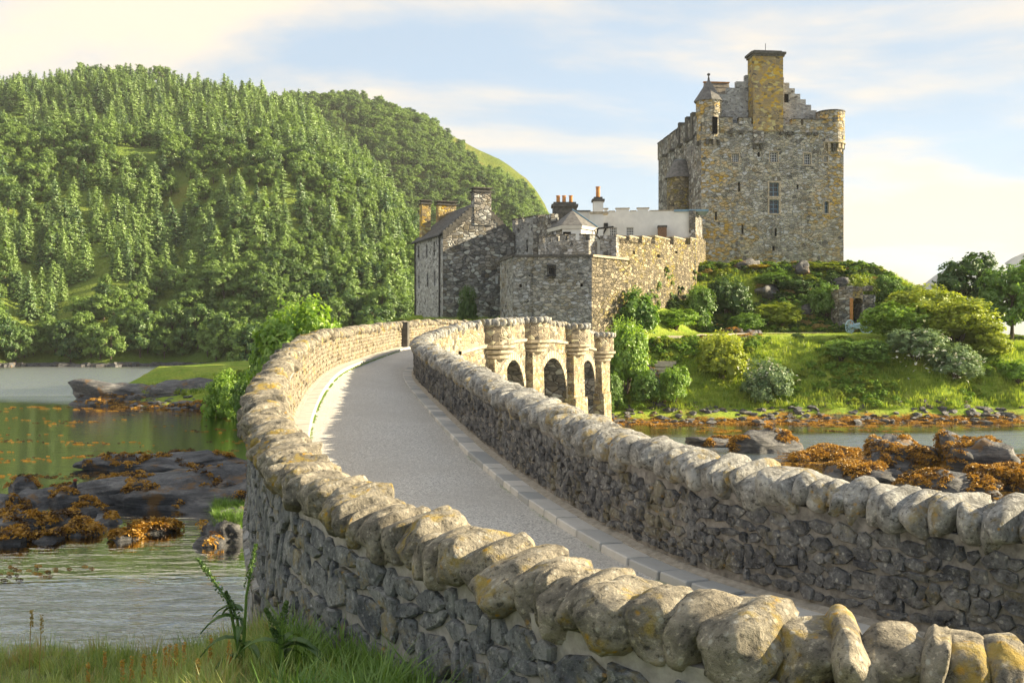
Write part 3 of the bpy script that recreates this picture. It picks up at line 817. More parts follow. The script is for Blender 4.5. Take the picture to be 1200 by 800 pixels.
class Path:
    def __init__(s, pts):
        s.p = crom(pts); s.s = [0.0]
        for a, b in zip(s.p, s.p[1:]): s.s.append(s.s[-1] + (b-a).to_2d().length)
        s.L = s.s[-1]
    def at(s, q):
        import bisect
        i = min(len(s.s)-2, max(0, bisect.bisect_right(s.s, q)-1))
        f = (q - s.s[i])/max(1e-9, s.s[i+1]-s.s[i])
        a, b = s.p[i], s.p[i+1]
        p = a.lerp(b, f)
        i0, i1 = max(0, i-4), min(len(s.p)-1, i+5)
        t = (s.p[i1]-s.p[i0]).to_2d().normalized()
        return p, t, Vector((-t.y, t.x))      # point on the coping crest, direction away from the camera end, normal to the left
    def near(s, x, y):
        return min(range(len(s.p)), key=lambda i: (s.p[i].x-x)**2 + (s.p[i].y-y)**2)
    def sn(s, x, y): return s.s[s.near(x, y)]
PL, PR = Path(LP), Path(RP)
HP = 1.05                                     # coping top above the kerb
def off(p, n, d, z): return Vector((p.x + n.x*d, p.y + n.y*d, z))

# road sheet between the walls
keys = [(PL.sn(11, 4.3), PR.sn(11, 7.6)), (PL.sn(4, 3.8), PR.sn(5.5, 6.3)), (PL.sn(2.0, 4.1), PR.sn(3.75, 7.05)), (PL.sn(0.25, 5.4), PR.sn(2.25, 8.7)), (PL.sn(-2.56, 10.3), PR.sn(0.8, 12)), (PL.sn(-3.9, 15.3), PR.sn(-0.26, 16)), (PL.sn(-5.3, 33), PR.sn(-2.93, 33)), (PL.sn(-4.3, 47), PR.sn(-1.0, 42.6)), (PL.L, PR.L)]
def pair(sr):
    return interp([(b, a) for a, b in keys], sr)
mb = MB(); rows = []
for q in frange(0, PR.L, 0.4):
    p, t, n = PR.at(q); pl, tl, nl = PL.at(pair(q))
    a = off(p, n, 0.15, p.z - HP - 0.10); b = off(pl, nl, -0.15, pl.z - HP - 0.10)
    rows.append([a.lerp(b, k/8) + Vector((0, 0, 0.05*math.sin(math.pi*k/8))) for k in range(9)])
for rw in rows: mb.v.extend(rw)
for j in range(len(rows)-1):
    for i in range(8): mb.f.append((j*9+i, (j+1)*9+i, (j+1)*9+i+1, j*9+i+1))
road = struct(mb, 'road', M['road'], True)
# mortar haunch against the walls
for nm, P_, sg in (('kerb_haunch', PR, 1), ('kerb_haunch', PL, -1)):
    mb = MB(); qs = frange(0, P_.L, 0.3)
    for q in qs:
        p, t, n = P_.at(q); z = p.z - HP
        mb.v += [off(p, n, sg*0.15, z+0.03), off(p, n, sg*0.30, z-0.005), off(p, n, sg*0.33, z-0.2)]
    for j in range(len(qs)-1):
        for i in range(2):
            f = (j*3+i, (j+1)*3+i, (j+1)*3+i+1, j*3+i+1); mb.f.append(f if sg > 0 else f[::-1])
    part(mb, nm, M['mortar'], road)
# kerb stones, one object each
def slab(name, lx, ly, lz, bev=0.012):
    bm = bmesh.new(); bmesh.ops.create_cube(bm, size=1.0)
    for v in bm.verts: v.co = Vector((v.co.x*lx, v.co.y*ly, v.co.z*lz))
    bmesh.ops.bevel(bm, geom=bm.edges[:], offset=bev, segments=1, affect='EDGES')
    me = bpy.data.meshes.new(name); bm.to_mesh(me); bm.free(); me.materials.append(M['kerb']); return me
kr = random.Random(5)
kerb_m = slab('kerb_stone', 1, 0.27, 0.2)
kerb_p = kerb_m.copy(); kerb_p.materials[0] = M['kerb_l']
def lay_kerb(P_, sg, s0, s1, lo, hi):
    q = s0
    while q < s1:
        w = kr.uniform(lo, hi); p, t, n = P_.at(q + w/2)
        c = off(p, n, sg*0.43, p.z - HP - 0.105 + kr.uniform(-0.006, 0.006)); p2, _, _ = P_.at(q + w)
        p1, _, _ = P_.at(q); sl = math.atan2(p2.z-p1.z, w)
        Mx = Matrix.Translation(c) @ Matrix.Rotation(math.atan2(t.y, t.x), 4, 'Z') @ Matrix.Rotation(-sl, 4, 'Y') @ Matrix.Rotation(sg*0.05 + kr.uniform(-0.015, 0.015), 4, 'X') @ Matrix.Diagonal((w-0.012, 1, 1, 1))
        piece(kerb_m if sg > 0 else kerb_p, 'kerb_stone', Mx, road, Vector((0, 0, 0)))
        q += w
lay_kerb(PR, 1, PR.sn(4.2, 6.8), PR.sn(-2.6, 37.2), 0.34, 0.56)
lay_kerb(PL, -1, PL.sn(-2.0, 9), PL.sn(-2.9, 52.5), 0.5, 0.8)

# stones ------------------------------------------------------------
def stone_mesh(seed, sub, e=0.8, cuts=3, bumpy=0.12, mat=None, name='stone', soft=0.85):
    r = random.Random(seed); bm = bmesh.new()
    bmesh.ops.create_icosphere(bm, subdivisions=sub, radius=1.0)
    pl = [(rdir(r), r.uniform(0.68, 0.9)) for _ in range(cuts)]
    o = Vector((r.uniform(0, 50), r.uniform(0, 50), r.uniform(0, 50)))
    for v in bm.verts:
        c = v.co; c = Vector([math.copysign(abs(q)**e, q) for q in c])
        for nn, dd in pl:
            h = c.dot(nn) - dd
            if h > 0: c -= nn*h*soft
        c *= 1 + bumpy*noise.fractal(c*1.3 + o, 1.0, 2.0, 4)
        v.co = c
    me = bpy.data.meshes.new(name); bm.to_mesh(me); bm.free()
    me.polygons.foreach_set('use_smooth', [True]*len(me.polygons))
    if mat: me.materials.append(mat)
    return me
cop_hi = [stone_mesh(300+i, 4, 0.72, 5, 0.14, M['coping'], 'coping_stone', 0.8) for i in range(16)]
cop_lo = [stone_mesh(320+i, 2, 0.65, 4, 0.18, M['coping'], 'coping_stone') for i in range(8)]
cor_hi = [stone_mesh(340+i, 3, 0.70, 4, 0.13, M['coping_r'], 'coping_stone', 0.8) for i in range(12)]
cor_lo = [stone_mesh(360+i, 2, 0.65, 3, 0.15, M['coping_r'], 'coping_stone') for i in range(8)]
def lay_coping(P_, s0, s1, parent, hi, lo, outer, wid, rr, near, outer_l=True):
    o = base_of(parent); q = s0; k = 0
    while q < s1:
        p, t, n = P_.at(q); big = p.y < near
        th = rr.uniform(0.13, 0.27) if outer_l else rr.uniform(0.085, 0.19)
        if rr.random() < 0.15: th *= 0.6
        me = rr.choice(hi if p.y < 16 else lo)
        hh = rr.uniform(0.14, 0.19); ww = wid*rr.uniform(0.82, 1.2)
        p, t, n = P_.at(q + th/2)
        c = off(p, n, outer*rr.uniform(0.0, 0.06), p.z - hh*0.96 + rr.uniform(-0.05, 0.025))
        Mx = Matrix.Translation(c) @ Matrix.Rotation(math.atan2(t.y, t.x) + rr.uniform(-0.16, 0.16), 4, 'Z') @ Matrix.Rotation(rr.uniform(-0.2, 0.6), 4, 'Y') @ Matrix.Rotation(-outer*rr.uniform(-0.05, 0.3), 4, 'X') @ Matrix.Diagonal((th*0.74, ww, hh, 1))
        if rr.random() < 0.5: Mx = Mx @ Matrix.Rotation(math.pi, 4, 'Z')
        piece(me, 'coping_stone', Mx, parent, o)
        q += th*0.94; k += 1
    return k
def wall_core(P_, s0, s1, half, zt, zb, step=0.25):
    """solid wall ribbon: zt/zb = functions of (point) giving top and bottom heights"""
    mb = MB(); qs = frange(s0, s1, step)
    for q in qs:
        p, t, n = P_.at(q)
        mb.v += [off(p, n, half, zb(p)), off(p, n, half, zt(p)), off(p, n, -half, zt(p)), off(p, n, -half, zb(p))]
    for j in range(len(qs)-1):
        for i in range(3): mb.f.append((j*4+i, j*4+i+1, (j+1)*4+i+1, (j+1)*4+i))
    mb.f += [(0, 3, 2, 1), ((len(qs)-1)*4, (len(qs)-1)*4+1, (len(qs)-1)*4+2, (len(qs)-1)*4+3)]
    return mb
def block_mesh(seed, mat=None):
    r = random.Random(seed); n = r.choice((5, 6, 6, 7, 8)); vs_, fs_ = [], []
    an = sorted(2*math.pi*(k + r.uniform(-0.28, 0.28))/n for k in range(n)); out_ = []
    for q in an:
        x, z = math.cos(q), math.sin(q); m_ = max(abs(x), abs(z)); k = lerp(1.0, 1.0/m_, 0.75)*r.uniform(0.88, 1.06); out_.append((x*k, z*k))
    tilt = (r.uniform(-0.35, 0.35), r.uniform(-0.35, 0.35))
    for y, s in ((-1.0, 1.0), (0.35, 1.0), (0.9, 0.84)):
        for x, z in out_: vs_.append((x*s + r.uniform(-0.03, 0.03), y + (x*tilt[0] + z*tilt[1] if y > 0.5 else 0), z*s + r.uniform(-0.03, 0.03)))
    vs_.append((r.uniform(-0.2, 0.2), 1.02, r.uniform(-0.2, 0.2)))
    for j in range(2):
        for k in range(n): fs_.append((j*n+k, (j+1)*n+k, (j+1)*n+(k+1) % n, j*n+(k+1) % n))
    for k in range(n): fs_.append((2*n+k, 3*n, 2*n+(k+1) % n))
    me = bpy.data.meshes.new('wall_stone'); me.from_pydata(vs_, [], fs_); me.update()
    if mat: me.materials.append(mat)
    return me
face_m = {}
def face_meshes(mat, key):
    face_m[key] = [block_mesh(400+i, mat) for i in range(8)]
    return face_m[key]
def lay_face(P_, s0, s1, side, half, ztop, zbot, rows_h, widths, rr, keep_n, parent, mat, key, flat=False):
    """courses of rubble on one face; the largest in view are objects, the others one joined part"""
    ms = face_meshes(mat, key); o = base_of(parent); items = []
    q = s0
    v = 0.0
    top_max = 3.6
    while v < top_max:
        rh = rr.uniform(*rows_h); q = s0 + rr.uniform(0, 0.2)
        while q < s1:
            w = rr.uniform(*widths); h2 = rh*rr.uniform(0.7, 1.15)
            p, t, n = P_.at(q + w/2); zt, zb = ztop(p), zbot(p)
            z = zt - v - rh/2
            if z - rh/2 > zb - 0.1:
                hf = half(z - p.z) if callable(half) else half
                c = off(p, n, side*(hf + rr.uniform(-0.014, 0.012)), z + rr.uniform(-0.03, 0.03))
                Mx = Matrix.Translation(c) @ Matrix.Rotation(math.atan2(t.y, t.x), 4, 'Z') @ Matrix.Rotation(rr.gauss(0, 0.14), 4, 'Y') @ Matrix.Diagonal((w*0.565, 0.022 + 0.014*rr.random(), h2*0.56, 1))
                if rr.random() < 0.5: Mx = Mx @ Matrix.Rotation(math.pi, 4, 'Y')
                if side < 0: Mx = Mx @ Matrix.Rotation(math.pi, 4, 'Z')
                px = 600 + c.x/c.y*FPX; py = HOR - (c.z-CZ)/c.y*FPX
                inv = -40 < px < 1240 and py < 830
                items.append(((w*h2/c.y**2) if inv else 0.0, Mx, rr.randrange(8)))
            q += w
        v += rh
    items.sort(key=lambda a: -a[0])
    for sc, Mx, k in items[:keep_n]: piece(ms[k], 'wall_stone', Mx, parent, o)
    mb = MB()
    lowm = [block_mesh(480+i) for i in range(5)]
    geo = [([v.co.copy() for v in m.vertices], [tuple(f.vertices) for f in m.polygons]) for m in lowm]
    for sc, Mx, k in items[keep_n:]:
        vs_, fs_ = geo[k % 5]; mb.add([Mx @ a for a in vs_], fs_)
    for m in lowm: bpy.data.meshes.remove(m)
    if mb.v: part(mb, 'rubble_stones', mat, parent, False, 'stuff')

rs = random.Random(11)
# left parapet and retaining wall (nearest to the camera)
lw = root('parapet_wall', (0.25, 5.4, 2.6), 'near rubble parapet wall curving from the bottom right corner round the left side of the road', 'wall', 'parapet walls of the bridge')
sL0, sLm, sL1 = PL.sn(4, 3.8), PL.sn(-4.6, 20), PL.sn(-0.4, 57.5)
part(wall_core(PL, PL.sn(8, 3.85), sLm, 0.2, lambda p: p.z - 0.26, lambda p: -0.8), 'wall_core', M['mortar'], lw)
part(wall_core(PL, sLm, sL1, 0.2, lambda p: p.z - 0.26, lambda p: p.z - 1.5), 'wall_core', M['bridge'], lw)
# offset course low on the outer face
mb = MB(); qs = frange(PL.sn(-2.45, 10.0), PL.sn(-4.85, 22.5), 0.3)
for q in qs:
    p, t, n = PL.at(q); z = p.z - 1.55
    mb.v += [off(p, n, 0.18, z+0.06), off(p, n, 0.30, z), off(p, n, 0.30, z-0.12), off(p, n, 0.24, z-0.13), off(p, n, 0.24, -0.8)]
for j in range(len(qs)-1):
    for i in range(4): mb.f.append((j*5+i, j*5+i+1, (j+1)*5+i+1, (j+1)*5+i))
p, t, n = PL.at(qs[0]); k = len(mb.v); mb.v.append(off(p, n, 0.18, -0.8)); mb.f.append((0, k, 4, 3, 2, 1))
part(mb, 'plinth', M['bastion'], lw)
lay_coping(PL, sL0, sL1, lw, cop_hi, cop_lo, 1, 0.28, rs, 9)
lay_face(PL, PL.sn(3.2, 3.9), PL.sn(-4.2, 17), 1, 0.215, lambda p: p.z - 0.35, lambda p: max(p.z - (1.5 if p.x < -2.5 else 3.4), bank_z(p.x, p.y)-0.1), (0.10, 0.26), (0.10, 0.42), rs, 295, lw, M['stone_l'], 'l')
ms_keep = []
def lay_stuff(P_, s0, s1, side, half, zt0, zb0, parent, mat, rr, rows_h=(0.09, 0.16), widths=(0.12, 0.32)):
    mb = MB(); lowm = [block_mesh(500+i) for i in range(5)]
    geo = [([v.co.copy() for v in m.vertices], [tuple(f.vertices) for f in m.polygons]) for m in lowm]
    v = zt0
    while v < zb0:
        rh = rr.uniform(*rows_h); q = s0
        while q < s1:
            w = rr.uniform(*widths); p, t, n = P_.at(q + w/2)
            Mx = Matrix.Translation(off(p, n, side*half, p.z - v - rh/2)) @ Matrix.Rotation(math.atan2(t.y, t.x), 4, 'Z') @ Matrix.Rotation(math.pi if side < 0 else 0, 4, 'Z') @ Matrix.Diagonal((w*0.47, 0.035, rh*0.45, 1))
            a, b = geo[rr.randrange(5)]; mb.add([Mx @ x for x in a], b); q += w
        v += rh
    for m in lowm: bpy.data.meshes.remove(m)
    return part(mb, 'rubble_stones', mat, parent, False, 'stuff')
lay_stuff(PL, PL.sn(-3.5, 13.4), PL.sn(-2.9, 52.5), -1, 0.2, 0.3, HP, lw, M['stone_warm'], rs)
# small buttress on the inside of the far left parapet
mb = MB(); p, t, n = PL.at(PL.sn(-4.9, 42.5))
c = off(p, n, -0.32, 0); A = math.atan2(t.y, t.x); Mz = Matrix.Rotation(A, 3, 'Z')
mb.box((c.x, c.y, p.z - 0.55), (0.22, 0.16, 0.55), Mz)
part(mb, 'buttress', M['darkstone'], lw)

# right parapet
rw_ = root('parapet_wall', (2.25, 8.7, 3.4), 'rubble parapet wall along the right side of the road, turning right towards the castle', 'wall', 'parapet walls of the bridge')
sR0, sR1 = PR.sn(5.2, 6.35), PR.sn(6.0, 63)
sRb = PR.sn(-2.9, 34)
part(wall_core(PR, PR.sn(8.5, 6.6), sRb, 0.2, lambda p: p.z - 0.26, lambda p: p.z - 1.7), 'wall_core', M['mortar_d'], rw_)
part(wall_core(PR, sRb, sR1, 0.2, lambda p: p.z - 0.24, lambda p: p.z - HP - 0.1), 'wall_core', M['bridge'], rw_)
lay_coping(PR, sR0, PR.sn(4.9, 58.5), rw_, cor_hi, cor_lo, 1, 0.27, rs, 10, False)
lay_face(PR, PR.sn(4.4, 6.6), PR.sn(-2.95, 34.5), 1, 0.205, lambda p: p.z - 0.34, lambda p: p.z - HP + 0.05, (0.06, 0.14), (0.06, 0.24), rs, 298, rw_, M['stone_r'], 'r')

# ------------------------------------------------------------------ arched bridge body
br = root('stone_bridge', (0.75, 48.6, 0), 'sunlit stone bridge body with three round arches and corbelled refuges before the castle', 'bridge')
T = [PR.sn(-1.0, 42.6), PR.sn(0.75, 48.6), PR.sn(3.1, 54), PR.sn(4.9, 58.5)]
arches = [(T[i]+0.95, T[i+1]-0.95) for i in range(3)]
sB0 = PR.sn(-2.6, 29)
prof = []
q = sB0
def crown(i): return CZ + (-1.15, -1.2, -1.45)[i]
stations = sorted(set(frange(sB0, sR1, 0.4) + [x for a in arches for x in a] + [x for a, b in arches for x in frange(a, b, (b-a)/28)]))
def soffit(q):
    for i, (a, b) in enumerate(arches):
        if a <= q <= b:
            rad = (b-a)/2; h = math.sqrt(max(0, 1-((q-(a+rad))/rad)**2))
            return crown(i) - rad*1.12 + rad*1.12*h
    return None
for i, q in enumerate(stations):
    zs = soffit(q)
    ed = [a for a, b in arches if abs(a-q) < 1e-9], [b for a, b in arches if abs(b-q) < 1e-9]
    if ed[0]: prof += [(q, -0.8), (q, zs)]
    elif ed[1]: prof += [(q, zs), (q, -0.8)]
    else: prof.append((q, -0.8 if zs is None else zs))
mbR, mbL, mbS = MB(), MB(), MB()
def bpt(q, zb):
    p, t, n = PR.at(q); pl, tl, nl = PL.at(min(PL.L, pair(q))); zt = p.z - HP - 0.12
    return off(p, n, -0.2, zt), off(p, n, -0.2, zb), off(pl, nl, 0.2, pl.z-HP-0.12), off(pl, nl, 0.2, zb)
for (qa, za), (qb, zb) in zip(prof, prof[1:]):
    a, b = bpt(qa, za), bpt(qb, zb)
    if qa != qb:
        mbR.quad(a[1], b[1], b[0], a[0]); mbL.quad(b[3], a[3], a[2], b[2])
    if za > -0.7 or zb > -0.7: mbS.quad(a[1], a[3], b[3], b[1])
part(mbR, 'spandrel_wall', M['bridge'], br)
part(mbL, 'spandrel_wall', M['bridge'], br)
part(mbS, 'arch_soffit', M['house'], br)
for i, (a, b) in enumerate(arches):            # voussoirs, proud of the face
    rad = (b-a)/2; nv = 21
    for k in range(nv):
        mb = MB(); ring = []
        for f in (k/nv + 0.004, (k+1)/nv - 0.004):
            an = math.pi*(1-f)
            for rr_ in (rad, rad+0.34):
                qq = a + rad + rr_*math.cos(an); z = crown(i) - rad*1.12 + (rr_*1.12)*math.sin(an)
                p, t, n = PR.at(qq); ring += [off(p, n, -0.19, z), off(p, n, -0.245, z)]
        mb.add(ring, [(1, 5, 7, 3), (0, 1, 3, 2), (4, 6, 7, 5), (2, 3, 7, 6), (0, 4, 5, 1)])
        part(mb, 'voussoir', M['ashlar'], br)
mb = MB(); qs = frange(PR.sn(-2.3, 38.8), PR.sn(4.9, 58.5)-0.3, 0.3)   # string course at road level
for q in qs:
    p, t, n = PR.at(q); z = p.z - HP
    mb.v += [off(p, n, -0.19, z+0.06), off(p, n, -0.32, z+0.03), off(p, n, -0.32, z-0.09), off(p, n, -0.19, z-0.16)]
for j in range(len(qs)-1):
    for i in range(3): mb.f.append((j*4+i, (j+1)*4+i, (j+1)*4+i+1, j*4+i+1))
part(mb, 'string_course', M['ashlar'], br)
cor_s = [stone_mesh(380+i, 2, 0.6, 3, 0.15, M['coping_r'], 'coping_stone') for i in range(4)]
for k, q in enumerate(T):                      # refuges on corbel rings over cutwater piers
    p, t, n = PR.at(q); c = off(p, n, -0.12, 0); A = math.atan2(-n.y, -n.x)
    def ring(prof_, mat, nm, seg=8):
        m_ = MB(); m_.lathe((c.x, c.y), prof_, seg, A - math.pi*0.5, A + math.pi*0.5); return part(m_, nm, mat, br)
    zt = p.z
    ring([(0.96, zt-0.22), (0.98, zt-HP-0.02)], M['bridge'], 'refuge_wall')
    ring([(0.55, zt-0.2), (0.97, zt-0.22)], M['mortar'], 'refuge_wall_top')
    for j, (ro, zo) in enumerate(((1.08, 0.0), (0.94, 0.22), (0.80, 0.44))):
        z = zt - HP - 0.02 - zo
        ring([(0.3, z+0.004*j), (ro, z-0.02), (ro, z-0.13), (ro-0.10, z-0.2), (0.3, z-0.21)], M['ashlar'], 'corbel_ring')
    m_ = MB(); zb = zt - HP - 0.64
    hw = 0.82
    pts = [off(p, t, -hw, 0), off(p, t, hw, 0)]
    def pp_(a, b): return (p.x + t.x*a - n.x*b, p.y + t.y*a - n.y*b)
    fl = 0.12
    ring_b = [pp_(-hw-fl, 0.1), pp_(-hw-fl, 0.55+fl), pp_(hw+fl, 0.55+fl), pp_(hw+fl, 0.1)]
    ring_t = [pp_(-hw, 0.1), pp_(-hw, 0.55), pp_(hw, 0.55), pp_(hw, 0.1)]
    vs_ = [(x, y, -0.8) for x, y in ring_b] + [(x, y, zb) for x, y in ring_t]
    m_.add(vs_, [(0, 1, 5, 4), (1, 2, 6, 5), (2, 3, 7, 6), (4, 5, 6, 7)])
    part(m_, 'pier', M['bridge'], br)
    m_ = MB(); ring_c = [pp_(-hw-0.25, 0.1), pp_(-hw-0.25, 0.8), pp_(hw+0.25, 0.8), pp_(hw+0.25, 0.1)]
    zc = CZ - 3.4
    m_.add([(x, y, -0.8) for x, y in ring_c] + [(x, y, zc) for x, y in [pp_(-hw-0.16, 0.1), pp_(-hw-0.16, 0.72), pp_(hw+0.16, 0.72), pp_(hw+0.16, 0.1)]] , [(0, 1, 5, 4), (1, 2, 6, 5), (2, 3, 7, 6), (4, 5, 6, 7)])
    part(m_, 'pier_footing', M['bridge'], br)
    for j in range(9):
        an = A - math.pi*0.5 + math.pi*(j+0.5)/9
        Mx = Matrix.Translation((c.x + 0.86*math.cos(an), c.y + 0.86*math.sin(an), zt - 0.14 + rs.uniform(-0.03, 0.03))) @ Matrix.Rotation(an, 4, 'Z') @ Matrix.Rotation(rs.uniform(-0.2, 0.2), 4, 'X') @ Matrix.Diagonal((0.25, 0.18, 0.17, 1))
        piece(cor_s[j % 4], 'coping_stone', Mx, br)
# drain spout
mb = MB(); p, t, n = PR.at(PR.sn(0.8, 12.0))
q0 = off(p, n, -0.2, p.z - 0.55); mb.tube([q0, q0 + Vector((-n.x*0.35, -n.y*0.35, -0.03))], 0.06, 8)
part(mb, 'drain_spout', M['ashlar'], rw_)

# ------------------------------------------------------------------ castle
class Face:
    """vertical wall face from A to B (left to right seen from outside)"""
    def __init__(s, A, B):
        s.A, s.B = Vector(A), Vector(B); d = s.B - s.A
        s.L = d.length; s.t = d.normalized(); s.n = Vector((s.t.y, -s.t.x))
    def pt(s, q, z, out=0.0): 
        p = s.A + s.t*q + s.n*out
        return Vector((p.x, p.y, z))
    def q_of(s, px):                           # where the sight line of photo column px meets the face
        k = (px - 600)/FPX
        return (k*s.A.y - s.A.x)/(s.t.x - k*s.t.y)
    def z_of(s, px, py):
        p = s.A + s.t*s.q_of(px); return ZR(py, p.y)
    def rect(s, x0, x1, y0, y1):
        m = (x0+x1)/2
        return (s.q_of(x0), s.q_of(x1), s.z_of(m, y1), s.z_of(m, y0))
def wall(f, z0, z1, ops=(), depth=0.35, thick=None, q0=0.0, q1=None):
    """wall face with real openings and reveals; z1 number or list of (q,z)"""
    mb = MB(); q1 = f.L if q1 is None else q1
    top = (lambda q: interp(z1, q)) if isinstance(z1, list) else (lambda q: z1)
    qs = sorted(set([q0, q1] + [c for o in ops for c in o[:2]] + ([a for a, b in z1 if q0 < a < q1] if isinstance(z1, list) else [])))
    zs = sorted(set([z0] + [c for o in ops for c in o[2:4]]))
    for a, b in zip(qs, qs[1:]):
        if b - a < 1e-6: continue
        for k, za in enumerate(zs):
            zb = zs[k+1] if k+1 < len(zs) else None
            m = (a+b)/2
            if zb is not None and any(o[0] < m < o[1] and o[2] < (za+zb)/2 < o[3] for o in ops): continue
            mb.quad(f.pt(a, za), f.pt(b, za), f.pt(b, zb if zb is not None else top(b)), f.pt(a, zb if zb is not None else top(a)))
    for a, b, za, zb in [o[:4] for o in ops]:
        c = [f.pt(a, za), f.pt(b, za), f.pt(b, zb), f.pt(a, zb)]; e = [f.pt(a, za, -depth), f.pt(b, za, -depth), f.pt(b, zb, -depth), f.pt(a, zb, -depth)]
        for i in range(4): mb.quad(c[i], e[i], e[(i+1) % 4], c[(i+1) % 4])
    if thick:
        for a, b in zip(qs, qs[1:]):
            mb.quad(f.pt(a, top(a)), f.pt(b, top(b)), f.pt(b, top(b), -thick), f.pt(a, top(a), -thick))
            mb.quad(f.pt(b, z0, -thick), f.pt(a, z0, -thick), f.pt(a, top(a), -thick), f.pt(b, top(b), -thick))
        mb.quad(f.pt(q1, z0), f.pt(q1, z0, -thick), f.pt(q1, top(q1), -thick), f.pt(q1, top(q1)))
        mb.quad(f.pt(q0, z0, -thick), f.pt(q0, z0), f.pt(q0, top(q0)), f.pt(q0, top(q0), -thick))
    return mb
def fbox(mb, f, q0, q1, z0, z1, o0, o1):       # box on a face from out o0 to out o1
    v = [f.pt(q, z, o) for q in (q0, q1) for z in (z0, z1) for o in (o0, o1)]
    mb.add(v, [(0, 1, 3, 2), (4, 6, 7, 5), (0, 4, 5, 1), (2, 3, 7, 6), (0, 2, 6, 4), (1, 5, 7, 3)])
def window(parent, f, op, depth=0.3, cols=2, rows=3, frame=True, mat='frame', bar=0.05, margin=0.0, mcol='harl'):
    a, b, za, zb = op
    mb = MB(); mb.quad(f.pt(a, za, -depth), f.pt(b, za, -depth), f.pt(b, zb, -depth), f.pt(a, zb, -depth))
    w = part(mb, 'window', M['glass'] if frame else M['void'], parent)
    if frame:
        mb = MB(); e = 0.06
        for q0, q1, y0, y1 in ((a, a+e, za, zb), (b-e, b, za, zb), (a+e, b-e, za, za+e), (a+e, b-e, zb-e, zb)): fbox(mb, f, q0, q1, y0, y1, -depth+0.004, -depth+0.06)
        for i in range(1, cols):
            q = lerp(a, b, i/cols); fbox(mb, f, q-bar/2, q+bar/2, za+e, zb-e, -depth+0.006, -depth+0.045)
        for i in range(1, rows):
            z = lerp(za, zb, i/rows); fbox(mb, f, a+e, b-e, z-bar/2, z+bar/2, -depth+0.008, -depth+0.05)
        part(mb, 'window_frame', M[mat], w)
    if margin:
        mb = MB()
        for q0, q1, y0, y1 in ((a-margin, a-0.002, za, zb), (b+0.002, b+margin, za, zb), (a-margin, b+margin, za-margin, za-0.002), (a-margin, b+margin, zb+0.002, zb+margin)): fbox(mb, f, q0, q1, y0, y1, -0.05, 0.035)
        part(mb, 'window_surround', M[mcol], w)
    return w
def crow_steps(parent, f, q_lo, z_lo, q_hi, z_hi, n, mat, th=0.5, out=0.03):
    for k in range(n):
        a, b = lerp(q_lo, q_hi, k/n), lerp(q_lo, q_hi, (k+1)/n); z = lerp(z_lo, z_hi, (k+1)/n)
        mb = MB(); fbox(mb, f, min(a, b), max(a, b), lerp(z_lo, z_hi, k/n) - 0.45, z, -th, out + 0.002*(k % 2))
        part(mb, 'crow_step', mat, parent)
def slates(parent, P0, P1, P2, P3, cols, rows, mat, rr, name='slate'):
    """courses of slates on the quad P0 P1 (eaves) P2 P3 (ridge), joined: each is a few pixels"""
    mb = MB(); nrm = (P1-P0).cross(P3-P0).normalized()
    for j in range(rows):
        for i in range(cols):
            a, b = (i + (0.5 if j % 2 else 0))/cols, (i + 0.94 + (0.5 if j % 2 else 0))/cols
            if a >= 1: continue
            b = min(1, b); v0, v1 = j/rows, min(1, (j+1.25)/rows)
            def g(u, v): return P0.lerp(P1, u).lerp(P3.lerp(P2, u), v)
            e = rr.uniform(0.0, 0.02)
            mb.add([g(a, v0)+nrm*(0.07+e), g(b, v0)+nrm*(0.07+e), g(b, v1)+nrm*0.03, g(a, v1)+nrm*0.03, g(a, v0)+nrm*0.01, g(b, v0)+nrm*0.01], [(0, 1, 2, 3), (4, 5, 1, 0), (5, 2, 1), (4, 0, 3)])
    return part(mb, 'roof_slates', mat, parent, False, 'stuff')
cr_ = random.Random(31)

# ---- keep -------------------------------------------------------------------
A0, FD = Vector((19.0, 100.0)), Vector((0.9945, 0.105)); LD = Vector((-0.105, 0.9945))
WK, DK = 14.9, 17.1
KF = Face(A0, A0 + FD*WK); KL = Face(A0 + LD*DK, A0); KR = Face(A0 + FD*WK, A0 + FD*WK + LD*DK); KB = Face(A0 + FD*WK + LD*DK, A0 + LD*DK)
keep = root('castle_keep', (A0.x, A0.y, 11), 'tall square stone keep with corner turrets and a big ochre chimney on the mound', 'tower')
KT = ZR(139, 100.5)                            # parapet top on the front
ops_f = [KF.rect(858, 866, 180, 190), KF.rect(902.5, 911.5, 178, 190), KF.rect(942, 950, 180, 193), KF.rect(965, 970, 183, 190), KF.rect(901.5, 913, 214, 230), KF.rect(901.5, 913, 234, 250), KF.rect(966, 971, 236, 250),
         KF.rect(865, 867.5, 214, 225), KF.rect(838, 840.5, 248, 258), KF.rect(869, 871.5, 263, 274), KF.rect(908, 910.5, 267, 277), KF.rect(905, 908, 288, 294), KF.rect(933.5, 936, 216, 222), KF.rect(888, 890.5, 178, 184)]
part(wall(KF, 6, KT - 1.3, ops_f, 0.45), 'wall', M['keep'], keep)
ops_l = [KL.rect(779, 781, 176, 182), KL.rect(790, 792, 166, 172)]
part(wall(KL, 6, KT - 1.3, ops_l, 0.45), 'wall', M['house'], keep)
mb = wall(KR, 6, KT); mb2 = wall(KB, 6, KT); mb.add(mb2.v, mb2.f)
part(mb, 'wall', M['keep'], keep)
for i, o in enumerate(ops_f):
    big = i < 7
    window(keep, KF, o, 0.32, 3 if i < 4 else 2, 4 if i < 4 else 3, big, 'frame' if i < 4 else 'lead', 0.05, 0.16 if i in (4, 5) else (0.1 if i < 7 else 0), 'ashlar')
for o in ops_l: window(keep, KL, o, 0.3, frame=False)
